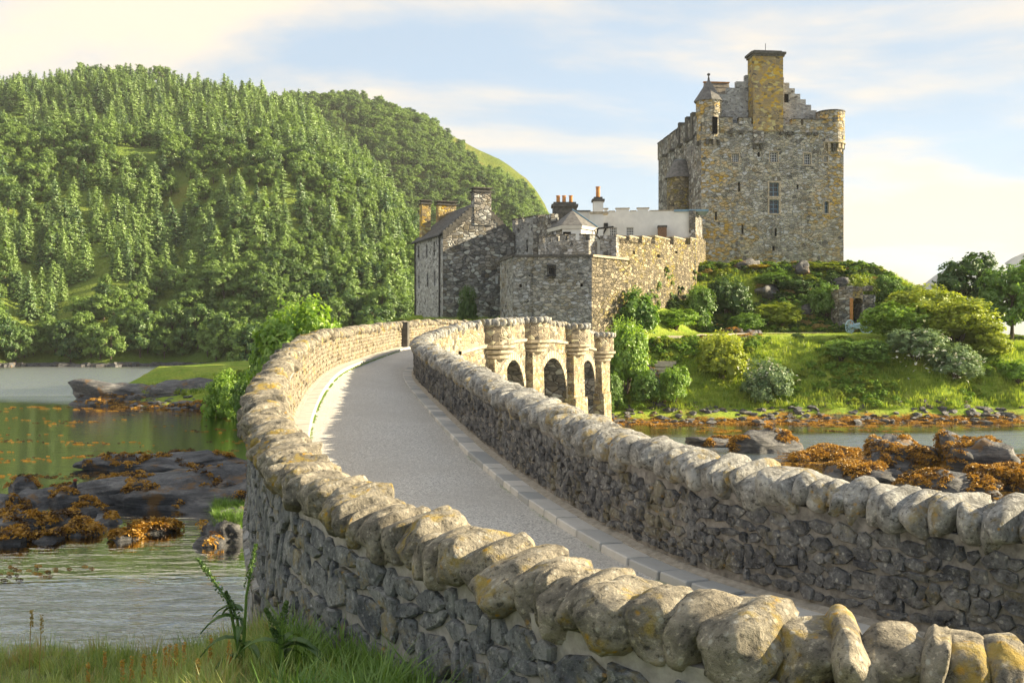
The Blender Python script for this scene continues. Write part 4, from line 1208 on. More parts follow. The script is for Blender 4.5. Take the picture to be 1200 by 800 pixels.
# front parapet, slightly proud, with merlons
segs = [(0.0, 2.6), (3.6, 5.1), (5.55, 8.75), (9.75, 12.2)]
px_gaps = [(858, 870), (918, 929)]
def parapet(f, q0, q1, z0, z1, gaps, gd, mat, th=0.6, out=0.12, name='parapet'):
    """breastwork with crenels: each merlon a part"""
    mb = MB(); fbox(mb, f, q0, q1, z0, z1 - gd, -th, out); part(mb, name, mat, keep_parent[0])
    e = [q0] + [x for g in gaps for x in g] + [q1]
    for a, b in zip(e[::2], e[1::2]):
        mb = MB(); fbox(mb, f, a, b, z1 - gd, z1, -th, out); mc = part(mb, 'merlon', mat, keep_parent[0])
        mb = MB(); fbox(mb, f, a-0.04, b+0.04, z1 + 0.003, z1 + 0.1, -th-0.05, out+0.06); part(mb, 'merlon_cap', M['darkstone'], mc)
keep_parent = [keep]
g1 = [(KF.q_of(a), KF.q_of(b)) for a, b in ((858, 866), (880, 883), (919, 928), (938, 941))]
parapet(KF, 0.9, WK - 1.9, KT - 1.3, KT, g1, 0.55, M['keep'])
KTL = ZR(131, 100)
g2 = [(2.2, 2.7), (5.0, 5.5), (8.0, 8.5), (11.0, 11.6), (13.2, 13.6)]
parapet(KL, 0.0, DK - 0.9, KT - 1.3, KTL, g2, 0.5, M['house'], out=0.1)
for (q, z, w) in ((11.9, ZR(147, 103.5), 0.35), (13.9, ZR(127, 101.5), 0.4), (9.2, ZR(152, 106), 0.25)):   # raised cap stones along the left parapet
    mb = MB(); fbox(mb, KL, q, q + w*2, KTL - 2.2, max(KTL + 0.35, z*0 + KTL + 0.5), -0.7, 0.22); part(mb, 'raised_merlon', M['darkstone'], keep)
for q, z in ((3.4, 3.2), (6.6, 3.0), (9.8, 3.1), (12.5, 3.0)):                     # water spouts
    mb = MB(); fbox(mb, KL, q, q+0.5, KT-1.55, KT-1.3, 0, 0.5); part(mb, 'water_spout', M['darkstone'], keep)
for px in (856, 868, 889, 915, 924, 947, 955):
    q = KF.q_of(px); mb = MB(); fbox(mb, KF, q-0.16, q+0.16, KT-1.62, KT-1.31, 0, 0.42); part(mb, 'water_spout', M['darkstone'], keep)
mb = MB(); fbox(mb, KF, KF.q_of(882), KF.q_of(893), KT-2.6, KT-1.29, -0.1, 0.5); part(mb, 'machicolation', M['house'], keep)
for px in (883.5, 891.5):
    q = KF.q_of(px); mb = MB(); fbox(mb, KF, q-0.14, q+0.14, KT-3.1, KT-2.602, 0, 0.36); part(mb, 'corbel', M['darkstone'], keep)
# roof deck and cap-house with crow-stepped gable
mb = MB(); mb.quad(*[Vector((p.x, p.y, KT-1.2)) for p in (A0, A0+FD*WK, A0+FD*WK+LD*DK, A0+LD*DK)]); part(mb, 'roof_deck', M['slate'], keep)
GF = Face(A0 + LD*1.3 + FD*KF.q_of(846), A0 + LD*1.3 + FD*KF.q_of(963))
ga = GF.q_of(899); gz = ZR(76, 101.5); ge = ZR(133, 101.5)
mb = MB(); mb.add([GF.pt(0, KT-1.2), GF.pt(GF.L, KT-1.2), GF.pt(GF.L, ge), GF.pt(ga, gz), GF.pt(0, ZR(118, 101.5))], [(0, 1, 2, 3, 4)])
part(mb, 'gable_wall', M['house_side'], keep)
bk = 9.0
def back(p): return Vector((p.x + LD.x*bk, p.y + LD.y*bk, p.z))
e0, e1, ap = GF.pt(-0.1, ZR(118, 101.5)-0.1), GF.pt(GF.L, ge-0.1), GF.pt(ga, gz-0.1)
mb = MB(); mb.quad(e0, ap, back(ap), back(e0)); mb.quad(ap, e1, back(e1), back(ap)); mb.quad(back(GF.pt(GF.L, KT-1.2)), back(GF.pt(0, KT-1.2)), back(e0), back(e1)); mb.tri(back(e0), back(ap), back(e1))
mb.quad(back(GF.pt(-0.1, KT-1.2)), GF.pt(-0.1, KT-1.2), e0, back(e0)); mb.quad(GF.pt(GF.L, KT-1.2), back(GF.pt(GF.L, KT-1.2)), back(e1), e1)
part(mb, 'cap_house_roof', M['slate_w'], keep)
crow_steps(keep, GF, GF.L, ge, ga+0.6, gz-0.55, 8, M['house_side'])
crow_steps(keep, GF, 0, ZR(118, 101.5), ga-0.4, gz-0.3, 5, M['house_side'], out=0.025)
slates(keep, back(e0), e0, ap, back(ap), 26, 14, M['slate_w'], cr_)
for px in (883, 921.5):
    q = GF.q_of(px); mb = MB(); z = ZR(108, 101.5)
    fbox(mb, GF, q-0.22, q+0.22, z-0.9, z, 0.0, 0.035); part(mb, 'window', M['void'], keep)
# great chimney on the front
CF = Face(A0 + FD*KF.q_of(882) - LD*0.02, A0 + FD*KF.q_of(917) - LD*0.02); ct = ZR(66, 100.5)
mb = MB(); fbox(mb, CF, 0, CF.L, KT-1.28, ct, -1.5, 0.16); ch = part(mb, 'chimney', M['chimney'], keep)
mb = MB()
fbox(mb, CF, -0.12, CF.L+0.12, ct+0.002, ct+0.22, -1.62, 0.28); fbox(mb, CF, -0.24, CF.L+0.24, ct+0.222, ct+0.45, -1.74, 0.40); fbox(mb, CF, 0.1, CF.L-0.1, ct+0.452, ct+0.62, -1.4, 0.1)
part(mb, 'chimney_cap', M['darkstone'], ch)
mb = MB(); q = CF.pt(CF.L*0.5, ct+0.6, -0.6); mb.tube([q, q+Vector((0, 0, 0.9))], 0.03, 5); part(mb, 'lightning_rod', M['iron'], ch)
C2 = Face(A0 + LD*5 + FD*(KF.q_of(934)-0.2), A0 + LD*5 + FD*(KF.q_of(944)-0.2)); z = ZR(98, 105)
mb = MB(); fbox(mb, C2, 0, C2.L, KT-1, z, -0.9, 0); c2 = part(mb, 'chimney', M['chimney'], keep)
mb = MB(); fbox(mb, C2, -0.1, C2.L+0.1, z+0.002, z+0.28, -1, 0.1); part(mb, 'chimney_cap', M['darkstone'], c2)
# right-hand corner turret, open, on corbels
tc = A0 + FD*(WK - 1.0) + LD*0.9; tr_ = 1.42; zt, zb = ZR(131, 101.5), ZR(167, 101.5)
mb = MB(); mb.lathe(tc, [(0.9, zb-0.02), (tr_, zb), (tr_, zt), (tr_-0.4, zt), (tr_-0.4, zb+0.4), (0.05, zb+0.4)], 28); tur = part(mb, 'corner_turret', M['keep'], keep)
mb = MB(); mb.lathe(tc, [(tr_-0.45, zt+0.003), (tr_+0.05, zt+0.003), (tr_+0.05, zt+0.13), (tr_-0.45, zt+0.13)], 28); part(mb, 'turret_coping', M['darkstone'], tur)
mb = MB(); mb.lathe(tc, [(tr_+0.002, zb+0.05), (tr_+0.09, zb+0.03), (tr_+0.09, zb-0.1), (tr_-0.15, zb-0.14)], 28); part(mb, 'turret_string', M['ashlar'], tur)
for k in range(16):
    an = 2*math.pi*k/16; d = Vector((math.cos(an), math.sin(an)))
    mb = MB(); c = tc + d*(tr_-0.28); Mz = Matrix.Rotation(an, 3, 'Z')
    mb.box((c.x, c.y, zb-0.38), (0.26, 0.14, 0.24), Mz); mb.box((c.x - d.x*0.14, c.y - d.y*0.14, zb-0.78), (0.2, 0.13, 0.17), Mz); part(mb, 'turret_corbel', M['ashlar'] if k % 3 else M['darkstone'], tur)
mb = MB(); mb.lathe(tc, [(tr_-0.35, zb-0.14), (tr_-0.62, zb-1.0), (0.5, zb-1.6)], 24); part(mb, 'turret_base', M['keep'], tur)
# left-hand corner turret with a pointed stone roof
tc = A0 + FD*1.0 + LD*0.75; tr_ = 1.28; ze, zb, zp = ZR(120, 101), ZR(166, 101), ZR(92, 101)
mb = MB(); mb.lathe(tc, [(0.7, zb-0.01), (tr_-0.1, zb), (tr_-0.1, zb+2.6), (tr_, zb+2.65), (tr_, ze)], 24); tur = part(mb, 'corner_turret', M['keep'], keep)
mb = MB(); mb.lathe(tc, [(tr_, ze+0.004), (tr_+0.22, ze-0.05), (tr_+0.22, ze+0.05), (0.12, zp-0.25), (0.1, zp)], 8); part(mb, 'turret_roof', M['slate'], tur)
mb = MB(); mb.lathe(tc, [(0.02, zp-0.03), (0.08, zp+0.02), (0.05, zp+0.2), (0.17, zp+0.3), (0.15, zp+0.42), (0.0, zp+0.5)], 10); part(mb, 'finial', M['darkstone'], tur)
for k in range(10):
    an = 2*math.pi*k/10; mb = MB(); c = tc + Vector((math.cos(an), math.sin(an)))*(tr_-0.3)
    mb.box((c.x, c.y, zb-0.25), (0.24, 0.15, 0.24), Matrix.Rotation(an, 3, 'Z')); part(mb, 'turret_corbel', M['darkstone'], tur)
for px, w in ((836, 0.5),):
    q = KF.q_of(px); mb = MB(); fbox(mb, KF, q-w/2, q+w/2, zb+0.5, zb+2.2, 0.40, 0.62); part(mb, 'turret_loop', M['void'], tur)
# low transverse roof seen past it
RF = Face(A0 + LD*6 + FD*2.6, A0 + LD*6 + FD*5.4); z0, z1 = KT-1.1, ZR(94.5, 107)
a, b, c, d = RF.pt(0, z0+1.6), RF.pt(RF.L, z0+1.6), RF.pt(RF.L, z1, -1.7), RF.pt(0, z1, -1.7)
mb = MB(); mb.quad(a, b, c, d); mb.quad(RF.pt(RF.L, z0+1.6, -3.4), RF.pt(0, z0+1.6, -3.4), d, c); fbox(mb, RF, 0, RF.L, z0, z0+1.6, -3.4, 0); mb.tri(RF.pt(0, z0+1.6, -3.4), a, d)
part(mb, 'stair_roof', M['slate_w'], keep)
slates(keep, a, b, c, d, 12, 9, M['slate_w'], cr_)
mb = MB(); fbox(mb, RF, -0.05, RF.L+0.05, z1, z1+0.12, -1.85, -1.55); part(mb, 'ridge_stone', M['pot'], keep)
# round stair tower against the left face
sq = KL.q_of(803); tc = KL.pt(sq, 0, 0.55).to_2d(); tr_ = 1.4; ze, zp = ZR(209, tc.y), ZR(188, tc.y)
stt = root('stair_tower', (tc.x, tc.y, 12), 'round grey stair tower with half-cone roof against the left side of the keep', 'tower')
mb = MB(); mb.lathe(tc, [(tr_, 10), (tr_, ze)], 28); part(mb, 'wall', M['curtain'], stt)
mb = MB(); mb.lathe(tc, [(tr_+0.02, ze-0.02), (tr_+0.24, ze-0.06), (tr_+0.24, ze+0.02), (0.62, zp), (0.0, zp+0.05)], 28); rf = part(mb, 'roof', M['slate'], stt)
mb = MB(); mb.lathe(tc, [(0.66, zp-0.08), (0.6, zp+0.03), (0.0, zp+0.10)], 20); part(mb, 'lead_cap', M['lead'], rf)
pA = Vector((tc.x+0.62, tc.y-0.1, zp)); pB = Vector((tc.x+1.3, tc.y-0.95, ze+0.05)); pC = Vector((pB.x, pB.y-0.1, ze-3.6))
mb = MB(); mb.tube([pA, pB, pC], 0.09, 6); part(mb, 'downpipe', M['lead'], stt)
mb = MB(); an = -0.9; mb.box((tc.x + math.cos(an)*tr_, tc.y + math.sin(an)*tr_, ze-1.1), (0.06, 0.1, 0.33), Matrix.Rotation(an, 3, 'Z')); part(mb, 'window', M['void'], stt)

# ---- white range ----------------------------------------------------------
WF = Face(XY(690, 94), XY(815, 93.0)); wt = ZR(247.5, 93.5)
wr = root('white_range', (12, 94, 8), 'white harled castle range with low battlements left of the keep', 'building')
ow = [WF.rect(714.5, 723, 266.5, 276), WF.rect(734, 742.5, 266.5, 276)]
part(wall(WF, 7, wt, ow, 0.3, 5.0), 'wall', M['harl'], wr)
for o in ow: window(wr, WF, o, 0.2, 4, 3, True, 'frame', 0.06, 0.0)
for a, b in ((708, 712), (722, 737), (747, 760)):
    q0, q1 = WF.q_of(a), WF.q_of(b); mb = MB(); z = ZR(244.5, 93.5); fbox(mb, WF, q0, q1, wt-0.02, z, -0.5, -0.003); m_ = part(mb, 'merlon', M['harl'], wr)
    mb = MB(); fbox(mb, WF, q0-0.08, q1+0.08, z+0.002, z+0.1, -0.55, 0.05); part(mb, 'merlon_cap', M['ashlar'], m_)
mb = MB(); fbox(mb, WF, WF.q_of(761), WF.q_of(789), wt+0.003, wt+0.08, -0.5, 0.06); fbox(mb, WF, WF.q_of(713), WF.q_of(721), wt+0.003, wt+0.08, -0.5, 0.06); fbox(mb, WF, WF.q_of(738), WF.q_of(746), wt+0.003, wt+0.08, -0.5, 0.06); part(mb, 'wall_coping', M['ashlar'], wr)
mb = MB(); fbox(mb, WF, WF.q_of(790), WF.L+1.2, wt-0.1, wt+0.1, -3, 0.18); part(mb, 'lead_gutter', M['lead'], wr)
mb = MB(); q = WF.q_of(710); mb.tube([WF.pt(q, wt-1.6, 0.1), WF.pt(q-0.3, wt-2.2, 0.1), WF.pt(q-0.35, wt-4, 0.1)], 0.09, 6); fbox(mb, WF, q-0.2, q+0.2, wt-1.6, wt-1.1, 0.0, 0.3); part(mb, 'downpipe', M['iron'], wr)
mb = MB(); fbox(mb, WF, WF.q_of(770.5), WF.q_of(780.5), 7, ZR(267, 92.5), 0.3, 1.3); hb = part(mb, 'hatch', M['wood'], wr)
mb = MB(); fbox(mb, WF, WF.q_of(770), WF.q_of(781), ZR(267, 92.5)+0.003, ZR(266, 92.5)+0.1, 0.25, 1.35); part(mb, 'hatch_cap', M['darkstone'], hb)
# end wall joining the keep
EF = Face(XY(815, 92.6), XY(823, 99.5)); mb = wall(EF, 7, wt-0.05, (), 0.3, 0.6); part(mb, 'end_wall', M['house'], wr)
# chimney with one tall pot
def stack(parent, px0, px1, d, y_top, y_bot, th, mat, cap='darkstone', ybev=None):
    f = Face(XY(px0, d), XY(px1, d)); z1, z0 = ZR(y_top, d), ZR(y_bot, d)
    mb = MB(); fbox(mb, f, 0, f.L, z0, z1, -th, 0); c = part(mb, 'chimney', M[mat], parent)
    mb = MB(); fbox(mb, f, -0.12, f.L+0.12, z1+0.002, z1+0.22, -th-0.12, 0.12); fbox(mb, f, 0.06, f.L-0.06, z1+0.222, z1+0.42, -th+0.06, -0.06); part(mb, 'chimney_cap', M[cap], c)
    return f, c, z1 + 0.42
def pot(parent, f, q, z, h, th, r0=0.2):
    p = f.pt(q, z, -th/2); mb = MB(); mb.lathe((p.x, p.y), [(r0, z-0.05), (r0*0.95, z+h*0.9), (r0*1.2, z+h*0.92), (r0*1.15, z+h), (r0*0.7, z+h), (r0*0.7, z+h*0.7)], 12); part(mb, 'chimney_pot', M['pot'], parent)
f, c, z = stack(wr, 695.5, 707, 90, 236, 280, 0.9, 'harl'); pot(c, f, f.L/2, z, ZR(218, 90)-z, 0.9, 0.19)
mb = MB(); fbox(mb, f, -0.3, f.L+0.45, ZR(248, 90)-0.2, ZR(248, 90), -1.1, 0.1); part(mb, 'chimney_string', M['ashlar'], c)
mb = MB(); fbox(mb, f, -0.35, 0, ZR(280, 90), ZR(250, 90), -1.0, -0.02); part(mb, 'chimney_shoulder', M['harl'], c)
LF = Face(XY(668, 93), XY(692, 93)); mb = wall(LF, 7, ZR(248, 93), (), 0.3, 4); part(mb, 'wall', M['harl'], wr)
mb = MB(); fbox(mb, LF, -0.1, LF.L, ZR(248, 93)+0.003, ZR(248, 93)+0.12, -0.6, 0.1); part(mb, 'wall_coping', M['darkstone'], wr)

# ---- pavilion with hipped roof --------------------------------------------
pv = root('pavilion', (4.9, 80, 10), 'small white pavilion with hipped slate roof between the battlements', 'building')
dF = 80.0
pts = [Vector(XY(643.5, 83.0)), Vector(XY(659, 80.2)), Vector(XY(681, 80.0)), Vector(XY(697, 81.8)), Vector(XY(697, 86.0)), Vector(XY(646, 86.0))]
ze = ZR(264, 80)
mats = ['bastion', 'harl', 'harl', 'harl', 'harl', 'harl']
for i in range(6):
    f = Face(pts[i], pts[(i+1) % 6]); o = [f.rect(659.5, 669, 271.5, 280)] if i == 1 else []
    part(wall(f, 9, ze, o, 0.3), 'wall', M[mats[i]], pv)
    for q in o: window(pv, f, q, 0.2, frame=False)
cen = Vector((sum(p.x for p in pts)/6, sum(p.y for p in pts)/6)); ap = Vector((cen.x, cen.y-0.4, ZR(246.5, 82.5)))
ev = [cen + (p-cen)*1.12 for p in pts]
for i in range(6):
    a, b = ev[i], ev[(i+1) % 6]; mb = MB(); mb.tri(Vector((a.x, a.y, ze)), Vector((b.x, b.y, ze)), ap); part(mb, 'roof_plane', M['slate'], pv)
    mb = MB(); mb.quad(Vector((a.x, a.y, ze-0.02)), Vector((b.x, b.y, ze-0.02)), Vector((b.x, b.y, ze-0.28))+Vector(((cen-b).x, (cen-b).y, 0))*0.06, Vector((a.x, a.y, ze-0.28))+Vector(((cen-a).x, (cen-a).y, 0))*0.06); part(mb, 'eaves', M['harl'], pv)
for i in (3, 4):
    a = ev[i]; mb = MB(); mb.tube([Vector((a.x, a.y, ze+0.05)), ap + Vector((0, 0, 0.05))], 0.07, 6); part(mb, 'hip_flashing', M['lead'], pv)
a = ev[3]; mb = MB(); mb.tube([Vector((a.x, a.y-0.1, ze-0.1)), Vector((a.x-0.1, a.y-0.3, ze-0.7)), Vector((a.x+1.1, a.y-0.5, ze-1.9)), Vector((a.x+1.15, a.y-0.5, ze-3))], 0.09, 6); mb.tube([Vector((a.x, a.y-0.1, ze-0.1)), Vector((a.x+1.3, a.y-0.1, ze+0.05))], 0.08, 6); part(mb, 'downpipe', M['iron'], pv)
f, c, z = stack(pv, 648, 676, 89, 242, 258, 1.4, 'darkstone')
for px in (654.5, 661.5, 669.5): pot(c, f, f.q_of(px), z-0.1, ZR(228, 89)-z+0.1, 1.4, 0.17)

# ---- grey range behind the bastion -----------------------------------------
gr = root('grey_range', (1.0, 87, 8), 'blue-grey stone range with battlements between the gabled house and the pavilion', 'building')
G1 = Face(XY(600.5, 88), XY(631, 85)); G2 = Face(XY(631, 85), XY(646, 82.5)); zt = ZR(263, 87.5)
og = [G1.rect(616.5, 619, 281, 296), G1.rect(606, 608.5, 268, 272), G1.rect(622, 624, 266, 270)]
part(wall(G1, 7, zt, og, 0.35, 0.6), 'wall', M['house_side'], gr)
for o in og: window(gr, G1, o, 0.3, frame=False)
o2 = [G2.rect(634, 636.5, 281, 293), G2.rect(639, 641, 279, 291)]
part(wall(G2, 7, zt+0.35, o2, 0.35, 0.6), 'wall', M['house'], gr)
for o in o2: window(gr, G2, o, 0.3, frame=False)
keep_parent[0] = gr
for a, b in ((0.0, 0.5), (0.85, 1.45), (1.75, G1.L-0.05)):
    mb = MB(); fbox(mb, G1, a, b, zt+0.002, zt+0.42, -0.5, 0.02); m_ = part(mb, 'merlon', M['house_side'], gr)
    mb = MB(); fbox(mb, G1, a-0.04, b+0.04, zt+0.424, zt+0.54, -0.55, 0.07); part(mb, 'merlon_cap', M['darkstone'], m_)
G3 = Face(XY(631, 85), XY(661, 90)); mb = wall(G3, 7, [(0, zt+0.5), (G3.L, ZR(250, 90))], (), 0.3, 0.5); part(mb, 'wall', M['house'], gr)
mb = MB(); mb.quad(G3.pt(0, zt+0.52, 0.1), G3.pt(G3.L, ZR(250, 90)+0.02, 0.1), G3.pt(G3.L, ZR(250, 90)+0.02, -0.7), G3.pt(0, zt+0.52, -0.7)); part(mb, 'wall_coping', M['darkstone'], gr)

# ---- inner battlement wall --------------------------------------------------
bw = root('battlement_wall', (4.5, 76, 10), 'short grey crenellated wall above the bastion', 'wall')
cpts = [XY(631, 78), XY(645, 76.2), XY(665, 75.4), XY(690, 75.2), XY(700, 76)]
for i in range(4):
    f = Face(cpts[i], cpts[i+1]); z1 = ZR(282, 75.5)
    part(wall(f, 9, z1, (), 0.3, 0.55), 'wall', M['bastion'], bw)
    n = max(1, int(round(f.L/0.95)))
    for k in range(n):
        a = f.L*(k+0.12)/n; b = f.L*(k+0.72)/n
        mb = MB(); fbox(mb, f, a, b, z1+0.002, z1+0.42, -0.5, -0.004); m_ = part(mb, 'merlon', M['bastion'], bw)
        mb = MB(); fbox(mb, f, a-0.03, b+0.03, z1+0.424, z1+0.5, -0.53, 0.04); part(mb, 'merlon_cap', M['darkstone'], m_)
f = Face(XY(703, 76), XY(722, 75.6)); mb = wall(f, 8.5, ZR(276, 75.8), (), 0.3, 2.0); part(mb, 'end_block', M['bastion'], bw)

# ---- bastion -------------------------------------------------------------------
bs = root('bastion', (3, 70, 4), 'broad many-sided stone bastion above the end of the bridge', 'tower')
bp = [XY(586, 75), XY(602, 70.4), XY(693.5, 70.0), XY(736, 73.5), XY(736, 78), XY(590, 80)]
zt = ZR(300.5, 70)
ops = {1: [], 2: []}
fs = [Face(bp[i], bp[i+1]) for i in range(4)]
ops[1] = [fs[1].rect(608.5, 611.5, 333, 337), fs[1].rect(680, 683, 332, 336), fs[1].rect(620, 621.5, 322, 324), fs[1].rect(643, 650, 313.5, 321)]
for i in range(4):
    part(wall(fs[i], 3, zt, ops.get(i, []), 0.4), 'wall', M['bastion'] if i < 2 else M['curtain'], bs)
    for o in ops.get(i, []): window(bs, fs[i], o, 0.35, frame=False)
    mb = MB(); fbox(mb, fs[i], 0.02, fs[i].L-0.02, zt-0.02, zt+0.14, -0.7, 0.12 + 0.003*i); part(mb, 'wall_coping', M['ashlar'] if i > 1 else M['darkstone'], bs)
mb = MB(); mb.add([Vector((x, y, zt-0.3)) for x, y in bp], [(0, 1, 2, 3, 4, 5)]); part(mb, 'terrace', M['mortar'], bs)
q0, q1, za, zb = fs[1].rect(641.5, 651.5, 312, 322)
mb = MB(); fbox(mb, fs[1], q0, q1, za-0.12, za, 0.0, 0.5); fbox(mb, fs[1], q0, q1, zb, zb+0.08, 0, 0.5)
for k in range(6):
    q = lerp(q0, q1-0.05, k/5); fbox(mb, fs[1], q, q+0.05, za, zb, 0.42, 0.47)
for k in range(3):
    o_ = 0.1 + 0.14*k; fbox(mb, fs[1], q0, q0+0.04, za, zb, o_, o_+0.04); fbox(mb, fs[1], q1-0.04, q1, za, zb, o_, o_+0.04)
part(mb, 'iron_cage', M['iron'], bs)

# ---- curtain wall ------------------------------------------------------------------
cw = root('curtain_wall', (12, 83, 6), 'long golden curtain wall with battlements running up from the bastion to the keep', 'wall')
CW = Face(XY(722, 76), XY(816, 93)); L = CW.L
def ctop(q): return lerp(ZR(285.5, 76), ZR(286.5, 93), q/L)
oc = [CW.rect(741.5, 744.5, 294, 298), CW.rect(770, 773.5, 298, 302), CW.rect(791, 794, 294, 297)]
part(wall(CW, 5, [(0, ctop(0)), (L, ctop(L))], oc, 0.4, 0.7), 'wall', M['curtain'], cw)
for o in oc: window(cw, CW, o, 0.3, frame=False)
gp = [(733, 737.5), (748, 752.5), (763, 767.5), (785, 789.5), (803, 809)]
e = [0.0] + [CW.q_of(x) for g in gp for x in g] + [L]
for a, b in zip(e[::2], e[1::2]):
    za = ctop((a+b)/2)
    mb = MB(); fbox(mb, CW, a+0.01, b-0.01, za-0.1, za+0.5, -0.65, -0.004); m_ = part(mb, 'merlon', M['curtain'], cw)
    mb = MB(); fbox(mb, CW, a-0.02, b+0.02, za+0.502, za+0.6, -0.68, 0.04); part(mb, 'merlon_cap', M['ashlar'], m_)
CW2 = Face(XY(816, 93), XY(827, 99.6)); part(wall(CW2, 6, ZR(281, 93)+0.5, (), 0.3, 0.6), 'return_wall', M['curtain'], cw)

# ---- gabled house --------------------------------------------------------------------
hs = root('gabled_house', (-5.9, 85, 4), 'grey stone house with crow-stepped gable and slate roof at the left of the castle', 'house')
C0 = Vector((-5.9, 85.0)); gd = Vector((0.928, 0.372)); ld = Vector((-0.372, 0.928)); GW, GL = 6.55, 8.7
HG = Face(C0, C0 + gd*GW); HL = Face(C0 + ld*GL, C0)
ez, rz = ZR(275, 85), ZR(234, 86.2)
og = [HG.rect(580.5, 583.5, 323, 332.5)]
wallg = wall(HG, 3, ez, og, 0.3); wallg.add([HG.pt(0, ez), HG.pt(GW, ez), HG.pt(GW, ez+0.3), HG.pt(GW*0.52, rz), HG.pt(0, ez+0.3)], [(0, 1, 2, 3, 4)])
part(wallg, 'gable_wall', M['house'], hs)
window(hs, HG, og[0], 0.12, 2, 3, True, 'frame', 0.05)
ol = [HL.rect(x-1.0, x+1.0, y0, y1) for x, y0, y1 in ((490.5, 288, 304.5), (500, 286.5, 302), (509, 283, 299.5), (490.8, 323, 338), (501, 320, 336), (509.3, 318, 334.5))]
part(wall(HL, 3, ez, ol, 0.3), 'side_wall', M['house_side'], hs)
for o in ol: window(hs, HL, o, 0.25, frame=False)
HR = Face(C0 + gd*GW, C0 + gd*GW + ld*GL); HB = Face(C0 + gd*GW + ld*GL, C0 + ld*GL)
mb = wall(HR, 3, ez+0.3); m2 = wall(HB, 3, ez); mb.add(m2.v, m2.f); mb.tri(HB.pt(0, ez), HB.pt(GW, ez), HB.pt(GW*0.48, rz)); part(mb, 'rear_wall', M['house_side'], hs)
def V3(p, z): return Vector((p.x, p.y, z))
r0, r1 = C0 + gd*GW*0.52 + ld*0.25, C0 + gd*GW*0.52 + ld*GL
l0, l1 = C0 - gd*0.2 + ld*0.25, C0 - gd*0.2 + ld*GL
q0, q1 = C0 + gd*(GW+0.2) + ld*0.25, C0 + gd*(GW+0.2) + ld*GL
mb = MB(); mb.quad(V3(l1, ez+0.02), V3(l0, ez+0.02), V3(r0, rz-0.15), V3(r1, rz-0.15)); mb.quad(V3(q0, ez+0.3), V3(q1, ez+0.3), V3(r1, rz-0.15), V3(r0, rz-0.15)); part(mb, 'roof', M['slate'], hs)
slates(hs, V3(l1, ez+0.02), V3(l0, ez+0.02), V3(r0, rz-0.15), V3(r1, rz-0.15), 30, 16, M['slate'], cr_)
mb = MB(); mb.tube([V3(l1, ez-0.02), V3(l0, ez-0.02)], 0.09, 6); part(mb, 'gutter', M['iron'], hs)
for px in (487.5, 516): 
    q = HL.q_of(px); mb = MB(); mb.tube([HL.pt(q, ez-0.05, 0.1), HL.pt(q, 3, 0.1)], 0.07, 6); part(mb, 'downpipe', M['iron'], hs)
crow_steps(hs, HG, 0, ez+0.1, GW*0.40, rz-0.75, 9, M['darkstone'], 0.4)
crow_steps(hs, HG, GW, ez+0.2, GW*0.64, rz-0.75, 9, M['darkstone'], 0.4)
def hchim(px0, px1, d, yt, zb, th, ang, mat):
    c0 = Vector(XY(px0, d)); f = Face(c0, c0 + Vector(ang)*((px1-px0)/FPX*d)/max(0.3, ang[0])); z1 = ZR(yt, d)
    mb = MB(); fbox(mb, f, 0, f.L, zb, z1, -th, 0.02); c = part(mb, 'chimney', M[mat], hs)
    mb = MB(); fbox(mb, f, -0.1, f.L+0.1, z1+0.002, z1+0.12, -th-0.1, 0.12); fbox(mb, f, 0.05, f.L-0.05, z1+0.122, z1+0.3, -th+0.05, -0.03); fbox(mb, f, -0.12, f.L+0.12, z1+0.302, z1+0.4, -th-0.12, 0.14); part(mb, 'chimney_cap', M['darkstone'], c)
hchim(556, 575.5, 86.0, 224.5, rz-2.2, 0.9, (0.928, 0.372), 'house')
hchim(494.5, 504.5, 91.5, 239, ez-0.5, 0.8, (0.928, 0.372), 'chimney')
hchim(514, 534, 93.5, 240, ez+0.5, 0.8, (0.928, 0.372), 'chimney')

# ------------------------------------------------------------------ shore rocks
def rock_mesh(seed, sub=4, e=0.78, cuts=6, rough=0.36, strat=0.10, dip=(0.6, 0.25)):
    """layered, faceted outcrop on the unit sphere, flat-bottomed"""
    r = random.Random(seed); bm = bmesh.new(); bmesh.ops.create_icosphere(bm, subdivisions=sub, radius=1.0)
    pl = [(rdir(r), r.uniform(0.55, 0.85)) for _ in range(cuts)]; o = Vector([r.uniform(0, 60) for _ in range(3)])
    for v in bm.verts:
        c = Vector([math.copysign(abs(q)**e, q) for q in v.co])
        for nn, dd in pl:
            h = c.dot(nn) - dd
            if h > 0: c -= nn*h*0.9
        c *= 1 + rough*noise.fractal(c*1.4 + o, 1.0, 2.0, 5)
        k = (c.z + dip[0]*c.x + dip[1]*c.y)*5.0
        st = (k - math.floor(k)); c.z += strat*(smooth(0.0, 0.25, st) - st)*0.8
        v.co = c
    me = bpy.data.meshes.new('rock'); bm.to_mesh(me); bm.free(); me.materials.append(M['rock']); me.polygons.foreach_set('use_smooth', [True]*len(me.polygons))
    return me
rock_v = [rock_mesh(600+i) for i in range(8)]
rock_s = [rock_mesh(620+i, 3) for i in range(6)]
weed_pts = []
wr_ = random.Random(77)
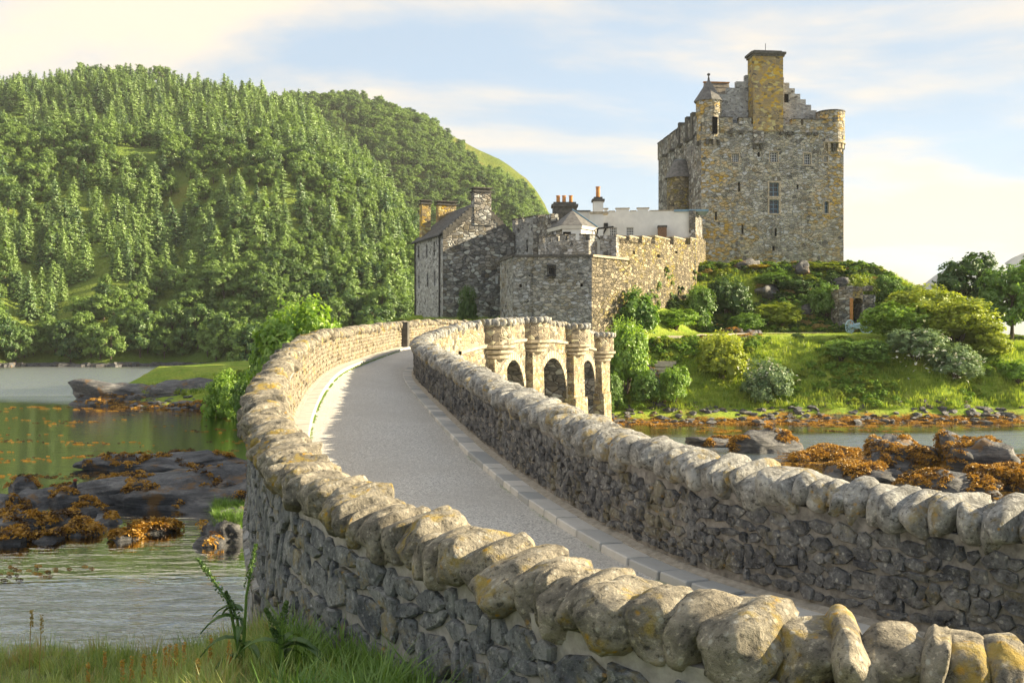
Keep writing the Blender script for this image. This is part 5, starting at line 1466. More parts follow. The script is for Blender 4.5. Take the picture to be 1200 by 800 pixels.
def add_rock(c, half, rz, label, group=None, weed=0, small=False, tilt=0.0, name='shore_rock', k=None, wtop=9.9, wz=0.0):
    me = (rock_s if small else rock_v)[wr_.randrange(6) if k is None else k]
    o = bpy.data.objects.new(name, me); COL.objects.link(o)
    o.location = c; o.scale = half; o.rotation_euler = (0.0, tilt, rz); setp(o, label, 'rock', group)
    Mx = Matrix.LocRotScale(Vector(c), Euler((0.0, tilt, rz)), Vector(half))
    n = len(me.polygons)
    for _ in range(weed):
        f = me.polygons[wr_.randrange(n)]
        p = Mx @ f.center
        if p.z < 0.02: continue
        if noise.noise(p*0.9) > wz - 0.25*p.z/half[2] and p.z < wtop: weed_pts.append((p + Vector((0, 0, 0.02)), (wr_.uniform(-0.5, 0.5), wr_.uniform(-0.5, 0.5), wr_.uniform(0, 6.28)), wr_.uniform(0.10, 0.24), wr_.randrange(3)))
    return o
def WX(px, py): 
    d = CZ*FPX/(py - HOR); return Vector(((px-600)/FPX*d, d, 0))
p = WX(195, 595); add_rock((p.x+0.2, p.y+1.2, -0.08), (3.1, 2.4, 0.85), 0.2, 'large dark layered rock lying in the water left of the bridge', None, 900, tilt=-0.12, k=1, wz=0.25)
p = WX(120, 585); add_rock((p.x, p.y+1.0, -0.1), (3.4, 1.9, 0.7), -0.1, 'long sloping grey rock where the small bird perches', None, 700, k=2, tilt=-0.10, wz=0.22)
p = WX(255, 588); add_rock((p.x, p.y+0.6, -0.05), (1.1, 1.2, 0.95), 0.8, 'dark blunt rock end next to the bridge wall', None, 500, k=3, wz=0.1)
p = WX(190, 552); add_rock((p.x, p.y+1.5, -0.1), (3.4, 1.6, 0.6), 0.1, 'low weedy rock ledge behind the large layered rock', None, 900, k=4, wz=0.15)
p = WX(175, 622); add_rock((p.x, p.y, -0.08), (0.75, 0.5, 0.3), 0.3, 'small weed-covered rock alone in the shallow water', None, 300, True, wz=-0.3)
p = WX(268, 628); add_rock((p.x, p.y, -0.05), (0.85, 1.0, 0.75), 0.5, 'broken grey rock with grass at the foot of the bridge wall', None, 60, wz=0.2)
p = WX(240, 640); add_rock((p.x+0.1, p.y+0.2, -0.05), (0.45, 0.4, 0.28), 1.5, 'flat grey slab beside the grassy rock at the bridge wall', None, 20, True)
for i, (px, py, s, h) in enumerate(((15, 615, 0.9, 0.5), (60, 612, 0.75, 0.4), (95, 625, 0.6, 0.34), (35, 590, 0.9, 0.45), (120, 612, 0.55, 0.3), (5, 635, 0.7, 0.4), (75, 590, 0.7, 0.4), (145, 632, 0.4, 0.2), (100, 600, 0.6, 0.4), (25, 578, 0.7, 0.55), (-20, 600, 1.2, 0.6), (55, 632, 0.45, 0.25))):
    p = WX(px, py); add_rock((p.x, p.y, -0.05), (s, s*0.75, h), wr_.uniform(0, 3), ordinal(1 + sorted((15, 60, 95, 35, 120, 5, 75, 145, 100, 25, -20, 55)).index(px)) + ' small weedy boulder from the left in the cluster at the left edge', 'boulders at the left edge', 200, True, wr_.uniform(-0.2, 0.2), wz=0.12)
# headland on the far left of the island
for i, (px, py, s, h, lb) in enumerate(((150, 473, (4.6, 2.6, 1.9), 0.2, 'grey rocky point at the tip of the small headland'), (205, 475, (4.0, 2.4, 1.7), -0.2, 'layered grey rock in the middle of the headland shore'), (265, 469, (3.0, 2.4, 2.2), 0.4, 'pale rounded rock on the headland nearest the bridge'), (115, 476, (2.0, 1.4, 0.6), 0.1, 'low weedy rock trailing off the headland tip'), (235, 480, (2.4, 1.3, 0.55), 0.0, 'low weedy rock in front of the headland'))):
    p = WX(px, py); add_rock((p.x, p.y+1.5, 0), s, h, lb, None, 420, k=i, wtop=0.8, wz=-0.05)
# rocks beyond the right parapet, heavy with weed
for i, (px, py, s, lb, wz) in enumerate(((845, 522, (1.7, 1.2, 0.5), 'low weedy rock seen just over the middle of the right parapet', 0.2), (900, 530, (1.7, 1.1, 0.95), 'dark jagged rock above the right parapet with ochre weed beside it', 0.3), (965, 538, (2.2, 1.2, 0.45), 'rock mound buried in ochre seaweed above the right parapet', -0.5), (1060, 552, (2.5, 1.5, 1.35), 'dark rock ridge with ochre weed on its right flank', 0.22), (1140, 556, (2.1, 1.6, 1.5), 'black rounded rock ringed by ochre seaweed at the right edge', 0.3), (1185, 572, (1.7, 1.4, 0.7), 'weed-covered rock at the right edge behind the parapet', -0.5), (1010, 560, (1.6, 1.2, 0.6), 'small dark rock among seaweed right of the middle parapet', 0.2), (1100, 575, (1.9, 1.3, 0.7), 'weed-draped rock close behind the right parapet stones', 0.0), (1240, 560, (2.0, 1.5, 0.9), 'dark weedy rock cut off by the right edge', 0.0))):
    p = WX(px, py); add_rock((p.x, p.y+0.4, -0.05), s, 0.4*i, lb, None, 1500, k=i % 8, wz=wz)
# dark stones under the bushes at the bridge end, and along the island shore
for i, (px, py, s, h, lb) in enumerate(((722, 488, 1.5, 1.1, 'dark boulder at the foot of the last bridge pier'), (757, 488, 1.4, 1.2, 'dark boulder just right of the one by the last pier'), (790, 487, 0.9, 0.5, 'low dark shore rock right of the pier boulders'), (862, 472, 1.1, 0.5, 'grey rock in the bank below the white flowering bush'), (830, 480, 1.3, 0.4, 'flat dark rock on the island shore'), (880, 478, 1.2, 0.35, 'grey shore rock under the bank grass'))):
    p = WX(px, py); z = max(0, island_z(p.x, p.y)); add_rock((p.x, p.y+0.6, z-0.1), (s, s*0.8, h), i*0.9, lb, None, 60, False, k=(i+2) % 8)
r = random.Random(90)
mb = MB(); geo = [([v.co.copy() for v in m.vertices], [tuple(f.vertices) for f in m.polygons]) for m in [rock_mesh(650+i, 1) for i in range(4)]]
for _ in range(900):                            # shingle and cobbles along the island shore
    x = r.uniform(4, 60) if r.random() < 0.75 else r.uniform(-34, -6); y = interp(SHORE, x) + r.uniform(-0.8, 3.2); z = island_z(x, y)
    if z < -0.3: continue
    s = r.uniform(0.08, 0.3)*(1.6 if r.random() < 0.1 else 1); a, b = geo[r.randrange(4)]; Mx = Matrix.LocRotScale(Vector((x, y, z)), Euler((0, 0, r.uniform(0, 6))), Vector((s*1.3, s, s*0.7)))
    mb.add([Mx @ v for v in a], b)
for _ in range(500):                            # the near shore below the bank
    x = r.uniform(-12, -1); y = r.uniform(11, 19.5); z = bank_z(x, y)
    if z < -0.15 or z > 1.6: continue
    s = r.uniform(0.05, 0.2); a, b = geo[r.randrange(4)]; Mx = Matrix.LocRotScale(Vector((x, y, z)), Euler((0, 0, r.uniform(0, 6))), Vector((s*1.3, s, s*0.7)))
    mb.add([Mx @ v for v in a], b)
o = part(mb, 'shingle', M['rock'], None); setp(o, 'dark cobbles and shingle along the waterlines', 'shingle', None, 'stuff')
# seaweed
def weed_clump(seed, flat=0.35, mat='weed'):
    r = random.Random(seed); m_ = MB()
    for _ in range(46):
        a = r.uniform(0, 6.28); q = r.random()**0.6
        c = Vector((math.cos(a)*q, math.sin(a)*q, flat*(1-q*q)*r.uniform(0.3, 1.1)))
        leaf_quad(m_, c, (Vector((0, 0, 1)) + rdir(r)*0.9).normalized(), r.uniform(0.16, 0.34), r, 0.45)
    return tmesh(m_, 'weed_clump', [M[mat]])
scatter('rock_seaweed', weed_pts, [weed_clump(1, 0.6), weed_clump(2, 0.6), weed_clump(3, 0.6, 'weed_d')], 'rust and ochre seaweed draped over the rocks', 'seaweed')
fl = []
r = random.Random(41)
def floatw(x0, x1, y0, y1, n, thr, sc=(0.12, 0.4)):
    k = 0
    while k < n:
        p = WX(r.uniform(x0, x1), r.uniform(y0, y1)); k += 1
        if noise.noise(Vector((p.x*0.16, p.y*0.45, 3.0))) + 0.4*noise.noise(Vector((p.x*0.6, p.y*1.4, 8.0))) < thr: continue
        for _ in range(r.randrange(1, 5)):
            s = 0.8*r.uniform(*sc); fl.append((p + Vector((r.gauss(0, 0.7), r.gauss(0, 0.25), 0.006)), (0, 0, r.uniform(-0.3, 0.3)), (s*r.uniform(1, 2.2), s*0.55, 0.09), r.randrange(3)))
floatw(-30, 290, 486, 510, 160, 0.2, (0.05, 0.16))
floatw(-30, 288, 508, 560, 450, 0.2, (0.04, 0.13))
floatw(-30, 110, 625, 690, 160, 0.15, (0.03, 0.09))
floatw(-20, 300, 476, 482, 150, 0.0, (0.12, 0.28))
floatw(780, 1230, 497, 506, 160, 0.05, (0.12, 0.3)); floatw(930, 1230, 526, 550, 500, 0.0, (0.1, 0.25)); floatw(1080, 1230, 545, 600, 300, -0.1, (0.1, 0.3))
scatter('floating_seaweed', fl, [weed_clump(11, 0.3), weed_clump(12, 0.3), weed_clump(13, 0.3, 'weed_d')], 'ochre seaweed floating in streaks on the loch', 'seaweed')
sw = []
for _ in range(1100):                           # wrack line on the island shore
    x = r.uniform(3, 58) if r.random() < 0.75 else r.uniform(-36, -5); y = interp(SHORE, x) + r.uniform(-1.0, 2.2); z = island_z(x, y)
    if -0.25 < z < 0.3: sw.append((Vector((x, y, max(0.01, z))), (0, 0, r.uniform(0, 6)), (r.uniform(0.2, 0.5), r.uniform(0.15, 0.35), 0.18), r.randrange(3)))
for _ in range(900):
    x = r.uniform(-13, -2); y = r.uniform(13, 21); z = bank_z(x, y)
    if -0.25 < z < 0.5: sw.append((Vector((x, y, max(0.01, z))), (0, 0, r.uniform(0, 6)), (0.3, 0.22, 0.12), 2))
scatter('wrack_line', sw, [weed_clump(21, 0.5), weed_clump(22, 0.5), weed_clump(23, 0.5, 'weed_d')], 'band of seaweed along the tide line', 'seaweed')

# ------------------------------------------------------------------ bushes and trees on the island
VAR = {}
def bush_var(mat, kind):
    key = (mat, kind)
    if key not in VAR:
        sd = 700 + 10*len(VAR)
        g = {'n': lambda i: make_bush(sd+i, 1.0, 0.033), 'u': lambda i: make_bush(sd+i, 1.0, 0.030, True), 'f': lambda i: make_bush(sd+i, 1.25, 0.024, False, 9)}[kind]
        VAR[key] = [tmesh(g(i), 'bush_foliage', [M[mat]]) for i in range(2)]
    return VAR[key]
stem_m = tmesh(make_stems(3), 'bush_stems', [M['bark']])
bz = random.Random(61)
def bush(px, ytop, ybase, wpx, d, mat, kind, label, name='bush', group=None, deep=1.0, z0=None, sink=0.15):
    x = (px-600)/FPX*d; zb = island_z(x, d) if z0 is None else z0
    zt = ZR(ytop, d); w = wpx/FPX*d; h = zt - zb + sink
    if h < 0.3: h = 0.3
    o = root(name, (x, d, zb - sink), label, 'tree' if name.endswith('tree') else 'bush', group)
    o.rotation_euler.z = bz.uniform(0, 6.28); o.scale = (w*1.05, w*deep, h*1.02)
    for nm, me in (('foliage', bz.choice(bush_var(mat, kind))), ('stems', stem_m)):
        q = bpy.data.objects.new(nm, me); COL.objects.link(q); q.parent = o
    return o
bush(744, 334, 395, 66, 73.2, 'leaf_m', 'n', 'dark green rounded bush against the foot of the sunlit bastion wall')
bush(733, 372, 440, 62, 66.5, 'leaf_b', 'u', 'bright light-green feathery bush just right of the bridge end')
bush(716, 432, 465, 34, 64.2, 'leaf_m', 'f', 'low dense bush at the foot of the last bridge pier')
bush(757, 430, 462, 42, 65.2, 'leaf_m', 'f', 'low green bush right of the one by the last pier')
bush(790, 425, 460, 40, 65.5, 'leaf_b', 'f', 'low bright bush on the bank below the path steps')
bush(845, 388, 430, 66, 69.5, 'leaf_y', 'u', 'yellow-green grassy bush on the edge of the lawn below the path')
bush(897, 417, 462, 66, 67, 'leaf_g', 'f', 'grey-green bush with white blossom low on the bank')
bush(935, 389, 408, 16, 75, 'leaf_d', 'f', 'tiny dark shrub alone on the lawn')
bush(985, 398, 436, 50, 70.5, 'leaf_m', 'u', 'ferny green bush left of the big thicket')
bush(1015, 395, 440, 60, 70.0, 'leaf_m', 'f', 'mid-green bush at the left foot of the big thicket')
bush(1085, 330, 440, 120, 76, 'leaf_y', 'f', 'tall yellow-green back bush of the big thicket', deep=0.9)
bush(1120, 345, 440, 120, 74, 'leaf_y', 'f', 'sunlit yellow-green dome on the right of the big thicket')
bush(1050, 350, 440, 90, 75, 'leaf_b', 'f', 'green left shoulder of the big thicket')
bush(1075, 382, 452, 80, 70, 'leaf_g', 'f', 'grey-green blossoming bush in front of the big thicket')
bush(1120, 400, 455, 70, 69, 'leaf_g', 'f', 'pale grey-green bush in front right of the thicket')
bush(1160, 385, 450, 60, 71.5, 'leaf_y', 'f', 'yellow-green bush at the right end of the thicket')
bush(1195, 420, 450, 44, 69, 'leaf_b', 'f', 'low bright bush at the right edge of the photo')
# mound
bush(852, 318, 366, 62, 89, 'leaf_d', 'f', 'dark green bush on the mound below the left corner of the keep')
bush(905, 318, 345, 50, 93, 'leaf_m', 'f', 'green bush on the mound under the middle of the keep')
bush(962, 307, 335, 52, 96, 'leaf_y', 'f', 'yellow-green bush against the right foot of the keep')
bush(888, 309, 325, 44, 96, 'gorse', 'f', 'low yellow-flowered bush at the foot of the keep')
bush(930, 325, 350, 46, 92, 'leaf_d', 'f', 'dark bush in the middle of the mound below the keep')
bush(968, 330, 372, 50, 89, 'leaf_m', 'f', 'leafy bush left of the ruined arch')
bush(915, 352, 375, 60, 88, 'leaf_y', 'f', 'low olive bush at the foot of the mound')
bush(820, 330, 372, 44, 87, 'leaf_m', 'f', 'green bush where the curtain wall meets the mound')
bush(1010, 322, 372, 40, 90, 'leaf_y', 'u', 'light bush growing over the ruined arch')
bush(790, 360, 388, 60, 82, 'leaf_b', 'f', 'bright low bush under the ivy of the curtain wall')
bush(875, 365, 385, 50, 86, 'leaf_m', 'f', 'low green bush on the lawn edge below the mound')
bush(1052, 342, 380, 40, 85.5, 'leaf_y', 'f', 'yellow-green bush right of the ruined arch')
bush(548, 335, 375, 26, 82, 'leaf_d', 'u', 'thin dark shrub in front of the gable of the grey house')
bush(352, 336, 430, 118, 60, 'leaf_b', 'f', 'big bright green bush behind the left parapet', deep=1.0)
bush(318, 365, 430, 56, 61, 'leaf_m', 'f', 'darker green bush left of the big bright one behind the parapet')
bush(385, 365, 430, 46, 61.5, 'leaf_b', 'f', 'green bush right of the big bright one behind the parapet')
bush(292, 428, 440, 40, 66, 'leaf_m', 'f', 'low bush on the headland beside the left parapet')
bush(265, 430, 445, 60, 68, 'leaf_b', 'f', 'low bright bush on the crest of the headland')
# flowers in the blossoming bushes
blo = []
for px, py, d, w, h in ((897, 438, 66.2, 50, 30), (1075, 415, 68.6, 66, 46), (1120, 425, 67.8, 56, 36)):
    for _ in range(45):
        a, b = r.gauss(0, 0.3), r.gauss(0, 0.3); P = W(px + a*w, py + b*h, d - 0.4*math.sqrt(max(0, 0.6-a*a-b*b))); blo.append((P, (r.uniform(-1, 0.3), r.uniform(-0.6, 0.6), r.uniform(0, 6)), r.uniform(0.10, 0.2), 0))
mb = MB()
for _ in range(14): leaf_quad(mb, Vector((r.uniform(-0.5, 0.5), r.uniform(-0.5, 0.5), r.uniform(0, 0.3))), (Vector((0, 0, 1)) + rdir(r)*0.5).normalized(), 0.3, r)
scatter('bush_blossom', blo, [tmesh(mb, 'blossom', [M['white_fl']])], 'white blossom sprinkled over the grey-green bushes', 'blossom')
# trees at the right edge
def island_tree(px, ytop, d, wide, mat, seed, label, ht=0.25):
    c, tk = make_tree(seed, ht, 13, wide, 0.02, 34, 22)
    x = (px-600)/FPX*d; zb = island_z(x, d); h = ZR(ytop, d) - zb
    o = root('leafy_tree', (x, d, zb-0.1), label, 'tree'); o.scale = (h, h, h); o.rotation_euler.z = seed
    for nm, m_, mt in (('crown', c, mat), ('trunk', tk, 'bark')):
        q = bpy.data.objects.new(nm, tmesh(m_, nm, [M[mt]])); COL.objects.link(q); q.parent = o
island_tree(1130, 292, 86, 0.40, 'leaf_d', 801, 'dark leafy tree rising behind the big thicket')
island_tree(1186, 304, 80, 0.42, 'leaf_m', 802, 'tree with bare trunk at the right edge of the photo', 0.38)
island_tree(1225, 296, 84, 0.40, 'leaf_m', 803, 'leafy tree cut off by the right edge of the photo')
island_tree(1042, 318, 90, 0.42, 'leaf_m', 804, 'slender light tree right of the ruined arch', 0.2)
island_tree(1070, 330, 88, 0.45, 'leaf_m', 805, 'small tree behind the left shoulder of the big thicket', 0.2)

# ground cover on the island: grass tufts, ferns and low scrub
tuft_t = [tmesh(make_tuft(1+i, 26, 1.0, 0.6, 0.035, 0.6), 'tuft', [M['grass']]) for i in range(3)]
tuft_t += [tmesh(make_bush(880+i, 0.35, 0.07, False, 4), 'scrub', [M[m_]]) for i, m_ in enumerate(('leaf_b', 'leaf_m', 'leaf_y', 'leaf_d'))]
tuft_t += [tmesh(make_bush(890, 0.35, 0.07, False, 4), 'scrub', [M['straw']])]
gp_ = []
r = random.Random(55)
n = 0
while n < 30000:
    n += 1
    if r.random() < 0.8: x, y = r.uniform(3, 52), r.uniform(63, 101)
    else: x, y = r.uniform(-36, 2), r.uniform(61, 84)
    z = island_z(x, y); t = y - interp(SHORE, x)
    if z < 0.75 or t < 2: continue
    if 17.5 < x < 34.2 and y > 99.6: continue
    px = 600 + x/y*FPX
    if not -30 < px < 1235: continue
    lawn = 11 < t and y < 86 and x > 8
    if lawn and x < 36:
        if r.random() < 0.25: gp_.append((Vector((x, y, z-0.02)), (0, 0, r.uniform(0, 6)), (0.22, 0.22, r.uniform(0.06, 0.13)), r.randrange(3)))
        continue
    q = noise.noise(Vector((x*0.2, y*0.2, 5))) + r.uniform(-0.25, 0.25)
    mound = y > 85 and x > 10
    if mound and q > -0.02: 
        s = r.triangular(0.25, 1.3, 0.45); k = 3 + r.choice((0, 1, 1, 2, 3, 3)) if r.random() < 0.93 else 7; gp_.append((Vector((x, y, z-0.08)), (0, 0, r.uniform(0, 6)), (s*1.3, s*1.3, s*0.75), k))
    elif not mound and q > 0.26:
        s = r.uniform(0.3, 0.8); gp_.append((Vector((x, y, z-0.06)), (0, 0, r.uniform(0, 6)), (s*1.2, s*1.2, s*0.8), 3 + r.choice((0, 0, 2))))
    else:
        s = r.uniform(0.28, 0.65); gp_.append((Vector((x, y, z-0.03)), (0, 0, r.uniform(0, 6)), (s, s, s*r.uniform(0.5, 0.95)), r.randrange(3)))
scatter('island_grass', gp_, tuft_t, 'long grass, ferns and low scrub covering the castle island', 'grass')
# ivy and wallflowers on the curtain wall
iv = []
for _ in range(420):
    q = r.uniform(0.15, 0.98)*CW.L; zt = ctop(q); f = r.random()
    lim = interp([(0.15, 0.25), (0.4, 0.5), (0.5, 0.78), (0.6, 0.85), (0.75, 0.5), (0.9, 0.8), (1, 0.7)], q/CW.L)
    if noise.noise(Vector((q*0.5, f*3, 2))) < 0.0: continue
    p = CW.pt(q, lerp(6.2, zt - 0.6, f*lim), 0.03); s = r.uniform(0.15, 0.42)
    iv.append((p, (r.uniform(0.6, 1.5), 0, math.atan2(CW.n.y, CW.n.x) + math.pi/2 + r.uniform(-0.5, 0.5)), (s*1.2, s*1.2, s*0.6), r.choice((0, 0, 1, 2))))
scatter('wall_ivy', iv, [tuft_t[3], tuft_t[5], tuft_t[6]], 'ivy and yellow wall plants climbing the curtain wall', 'ivy')
# outcrops in the mound
for i, (px, py, d, s, lb) in enumerate(((860, 330, 92, (1.3, 0.9, 0.8), 'grey outcrop on the mound under the yellow bush'), (900, 335, 92, (1.8, 1.0, 0.9), 'ochre-stained outcrop in the middle of the mound'), (945, 352, 90, (1.2, 0.8, 0.7), 'small outcrop low on the mound left of the ruined arch'), (875, 322, 96, (1.6, 0.9, 1.0), 'grey crag at the foot of the keep wall'), (940, 330, 95, (1.7, 0.9, 1.1), 'broken crag below the lichened right half of the keep'), (985, 335, 93, (1.3, 0.9, 0.9), 'crag at the right end of the mound above the ruined arch'), (880, 392, 80, (0.5, 0.4, 0.3), 'pale stone lying on the lawn by the path'), (888, 391, 80.5, (0.6, 0.4, 0.32), 'second pale stone lying on the lawn by the path'))):
    x = (px-600)/FPX*d; add_rock((x, d, island_z(x, d)), s, i*1.1, lb, None, 0, True, k=i % 6)

# ------------------------------------------------------------------ steps at the path end
st = root('stone_steps', (10.0, 70.6, 4.8), 'short flight of pale stone steps at the end of the path', 'steps')
for k in range(4):
    x, y = 9.9 + 0.28*k, 70.0 + 0.33*k; z = island_z(x, y) + 0.10 + 0.05*k; mb = MB()
    mb.box((x, y, z), (0.95, 0.20, 0.10), Matrix.Rotation(-0.15, 3, 'Z')); part(mb, 'step', M['path'], st)

# ------------------------------------------------------------------ ruined arch and field gun
d = 87.0; gx = (1004-600)/FPX*d; gz0 = island_z(gx, d) - 0.2
ga_ = root('ruined_arch', (gx, d, gz0), 'small ruined stone arch overgrown at the right foot of the mound', 'ruin')
AF = Face((gx-1.65, d-0.3), (gx+1.65, d+0.1)); zt = ZR(337, d); o0, o1 = 1.25, 2.15; spr = zt - 1.35
mb = MB(); fbox(mb, AF, 0.0, o0, gz0, zt-0.15, -1.6, 0.0); part(mb, 'left_pier', M['house'], ga_)
mb = MB(); fbox(mb, AF, o1, AF.L, gz0, zt-0.6, -1.6, 0.03); part(mb, 'right_pier', M['house'], ga_)
mb = MB(); cxm = (o0+o1)/2; rad = (o1-o0)/2; seg = 10
for k in range(seg):
    a0, a1 = math.pi*(1-k/seg), math.pi*(1-(k+1)/seg)
    P0 = (cxm+rad*math.cos(a0), spr+rad*math.sin(a0)); P1 = (cxm+rad*math.cos(a1), spr+rad*math.sin(a1)); tz = zt + 0.1*math.sin(k*1.3)
    for oo in (0.06, -1.5): mb.quad(AF.pt(P0[0], P0[1], oo), AF.pt(P1[0], P1[1], oo), AF.pt(P1[0], tz, oo), AF.pt(P0[0], tz, oo))
    mb.quad(AF.pt(P0[0], P0[1], 0.06), AF.pt(P0[0], P0[1], -1.5), AF.pt(P1[0], P1[1], -1.5), AF.pt(P1[0], P1[1], 0.06)); mb.quad(AF.pt(P0[0], tz, 0.06), AF.pt(P1[0], tz, 0.06), AF.pt(P1[0], tz, -1.5), AF.pt(P0[0], tz, -1.5))
part(mb, 'arch_head', M['curtain'], ga_)
mb = MB(); fbox(mb, AF, 0.98, o0-0.003, gz0, spr+0.4, 0.003, 0.09); part(mb, 'jamb', M['pot'], ga_)
for k in range(9):
    mb = MB(); q = r.uniform(0, AF.L-0.4); fbox(mb, AF, q, q+r.uniform(0.25, 0.45), zt-0.25, zt+r.uniform(0.05, 0.2), -r.uniform(0.8, 1.2), -0.1); part(mb, 'loose_stone', M['house'], ga_)
d = 84.5; gx = (1006-600)/FPX*d; gz = island_z(gx, d) + 0.02
gun = root('field_gun', (gx, d, gz), 'pale blue old field gun on two spoked wheels before the ruined arch', 'cannon')
def wheel(cx, cy, cz, rad, ang, parent):
    mb = MB(); Mz = Matrix.Rotation(ang, 3, 'Z'); pts = [Vector((cx, cy, cz)) + Mz @ Vector((rad*math.cos(a), 0, rad*math.sin(a))) for a in [2*math.pi*k/24 for k in range(25)]]
    mb.tube(pts, 0.055, 6, False); w = part(mb, 'wheel', M['gun'], parent)
    for k in range(12):
        a = 2*math.pi*k/12; m2 = MB(); m2.tube([Vector((cx, cy, cz)), Vector((cx, cy, cz)) + Mz @ Vector((rad*math.cos(a), 0, rad*math.sin(a)))], 0.03, 5); part(m2, 'spoke', M['gun'], w)
    m2 = MB(); ax = Mz @ Vector((0, 1, 0)); m2.tube([Vector((cx, cy, cz)) - ax*0.12, Vector((cx, cy, cz)) + ax*0.12], 0.09, 8); part(m2, 'hub', M['gun'], w)
wheel(gx-0.72, d, gz+0.55, 0.55, 0.55, gun); wheel(gx+0.72, d+0.1, gz+0.55, 0.55, -0.35, gun)
mb = MB(); mb.tube([(gx-0.7, d, gz+0.55), (gx+0.7, d+0.1, gz+0.55)], 0.06, 8); part(mb, 'axle', M['gun'], gun)
mb = MB(); mb.tube([(gx-0.45, d+0.5, gz+0.62), (gx-0.1, d+0.1, gz+0.72), (gx+0.65, d-0.7, gz+0.95)], [0.15, 0.14, 0.09], 10); part(mb, 'barrel', M['gun'], gun)
mb = MB(); mb.tube([(gx+0.05, d+0.05, gz+0.5), (gx-0.45, d+1.2, gz+0.1)], 0.08, 6); mb.box((gx, d+0.1, gz+0.5), (0.3, 0.25, 0.1)); part(mb, 'carriage', M['gun'], gun)

# ------------------------------------------------------------------ bird on the rock
bp_ = W(86, 562, 33.2); deps = bpy.context.evaluated_depsgraph_get(); deps.update()
hit = SC.ray_cast(deps, Vector((bp_.x, bp_.y, 6)), Vector((0, 0, -1)))
zb = hit[1].z if hit[0] and hit[1].z > 0.02 else bp_.z
bird = root('bird', (bp_.x, bp_.y, zb), 'small dark upright bird with reddish head perched on the rock', 'bird')
def blob(c, rad, n=12, tilt=0.0, taper=0.0):
    m_ = MB(); Mx = Matrix.Rotation(tilt, 3, 'Y')
    rows = 9; vs_ = []; fs_ = []
    for j in range(rows):
        th = math.pi*j/(rows-1)
        for k in range(n):
            a = 2*math.pi*k/n; z = math.cos(th); s = math.sin(th)*(1 + taper*z)
            vs_.append(Vector(c) + Mx @ Vector((rad[0]*s*math.cos(a), rad[1]*s*math.sin(a), rad[2]*z)))
    for j in range(rows-1):
        for k in range(n): fs_.append((j*n+k, (j+1)*n+k, (j+1)*n+(k+1) % n, j*n+(k+1) % n))
    m_.add(vs_, fs_); return m_
x, y = bp_.x, bp_.y
b1 = blob((x, y, zb+0.17), (0.12, 0.11, 0.17), 12, 0.25, -0.25); b2 = blob((x+0.05, y, zb+0.32), (0.06, 0.06, 0.10), 10); b1.add(b2.v, b2.f); part(b1, 'body', M['bird_d'], bird, True)
m_ = blob((x+0.06, y, zb+0.42), (0.075, 0.06, 0.06), 12); part(m_, 'head', M['bird_r'], bird, True)
m_ = MB(); m_.tube([(x+0.11, y, zb+0.42), (x+0.2, y-0.01, zb+0.405)], [0.022, 0.006], 6); part(m_, 'bill', M['bird_d'], bird)
m_ = MB(); m_.add([(x-0.05, y-0.05, zb+0.1), (x-0.05, y+0.05, zb+0.1), (x-0.18, y+0.04, zb+0.01), (x-0.18, y-0.04, zb+0.01), (x-0.06, y, zb+0.13)], [(0, 1, 2, 3), (0, 3, 4), (3, 2, 4), (2, 1, 4), (1, 0, 4)]); part(m_, 'tail', M['bird_d'], bird)
for s in (-0.04, 0.04):
    m_ = MB(); m_.tube([(x, y+s, zb+0.06), (x+0.01, y+s, zb-0.03)], 0.012, 5); m_.tube([(x, y+s, zb), (x+0.06, y+s*1.5, zb-0.005)], 0.008, 4); part(m_, 'foot', M['pot'], bird)

# ------------------------------------------------------------------ foreground bank: grasses and tall weeds
ft = [tmesh(make_tuft(30+i, 30, 1.0, 0.28, 0.011, 0.55), 'near_tuft', [M['grass_f']]) for i in range(4)]
ft += [tmesh(make_tuft(40+i, 40, 1.0, 0.35, 0.014, 0.9), 'near_tuft', [M['leaf_m']]) for i in range(2)]
ft += [tmesh(make_tuft(44, 9, 1.0, 0.2, 0.007, 0.25), 'dry_tuft', [M['straw']])]
fp = []
r = random.Random(66)
for _ in range(6500):
    x, y = r.uniform(-8, 0.6), r.uniform(3.0, 13.5)
    px = 600 + x/y*FPX
    if not -60 < px < 520: continue
    pl_ = PL.p[PL.near(x, y)]
    if (Vector((x, y)) - pl_.to_2d()).length < 0.3 or (x > pl_.x and y > 5): continue
    z = bank_z(x, y)
    if z < 0.7: continue
    k = r.choice((0, 1, 2, 3, 3, 0, 6 if r.random() < 0.5 else 1)); s = r.uniform(0.12, 0.28)
    if (px > 330 and noise.noise(Vector((x*1.2, y*1.2, 0))) > -0.25): k = 4 + r.randrange(2); s = r.uniform(0.15, 0.36)
    fp.append((Vector((x, y, z-0.02)), (r.uniform(-0.15, 0.15), r.uniform(-0.15, 0.15), r.uniform(0, 6.28)), (s*1.1, s*1.1, s), k))
for _ in range(700):                             # green tongue of turf on the shore
    x, y = r.uniform(-9.5, -2.2), r.uniform(12.5, 17)
    z = bank_z(x, y)
    if z < 0.3 or noise.noise(Vector((x*0.5, y*0.5, 7))) < -0.1: continue
    s = r.uniform(0.15, 0.3); fp.append((Vector((x, y, z-0.02)), (0, 0, r.uniform(0, 6)), s, r.choice((4, 5))))
scatter('bank_grass', fp, ft, 'rough mixed grass on the bank at the bottom left', 'grass')
# grass and rock plants at the bridge foot
rk = []
for _ in range(160):
    p = WX(r.uniform(252, 288), r.uniform(612, 634)); rk.append((Vector((p.x, p.y, r.uniform(0.3, 0.62))), (0, 0, r.uniform(0, 6)), (0.3, 0.3, 0.26), r.choice((4, 5))))
scatter('rock_grass', rk, ft, 'green grass on the broken rock at the foot of the bridge wall', 'grass')
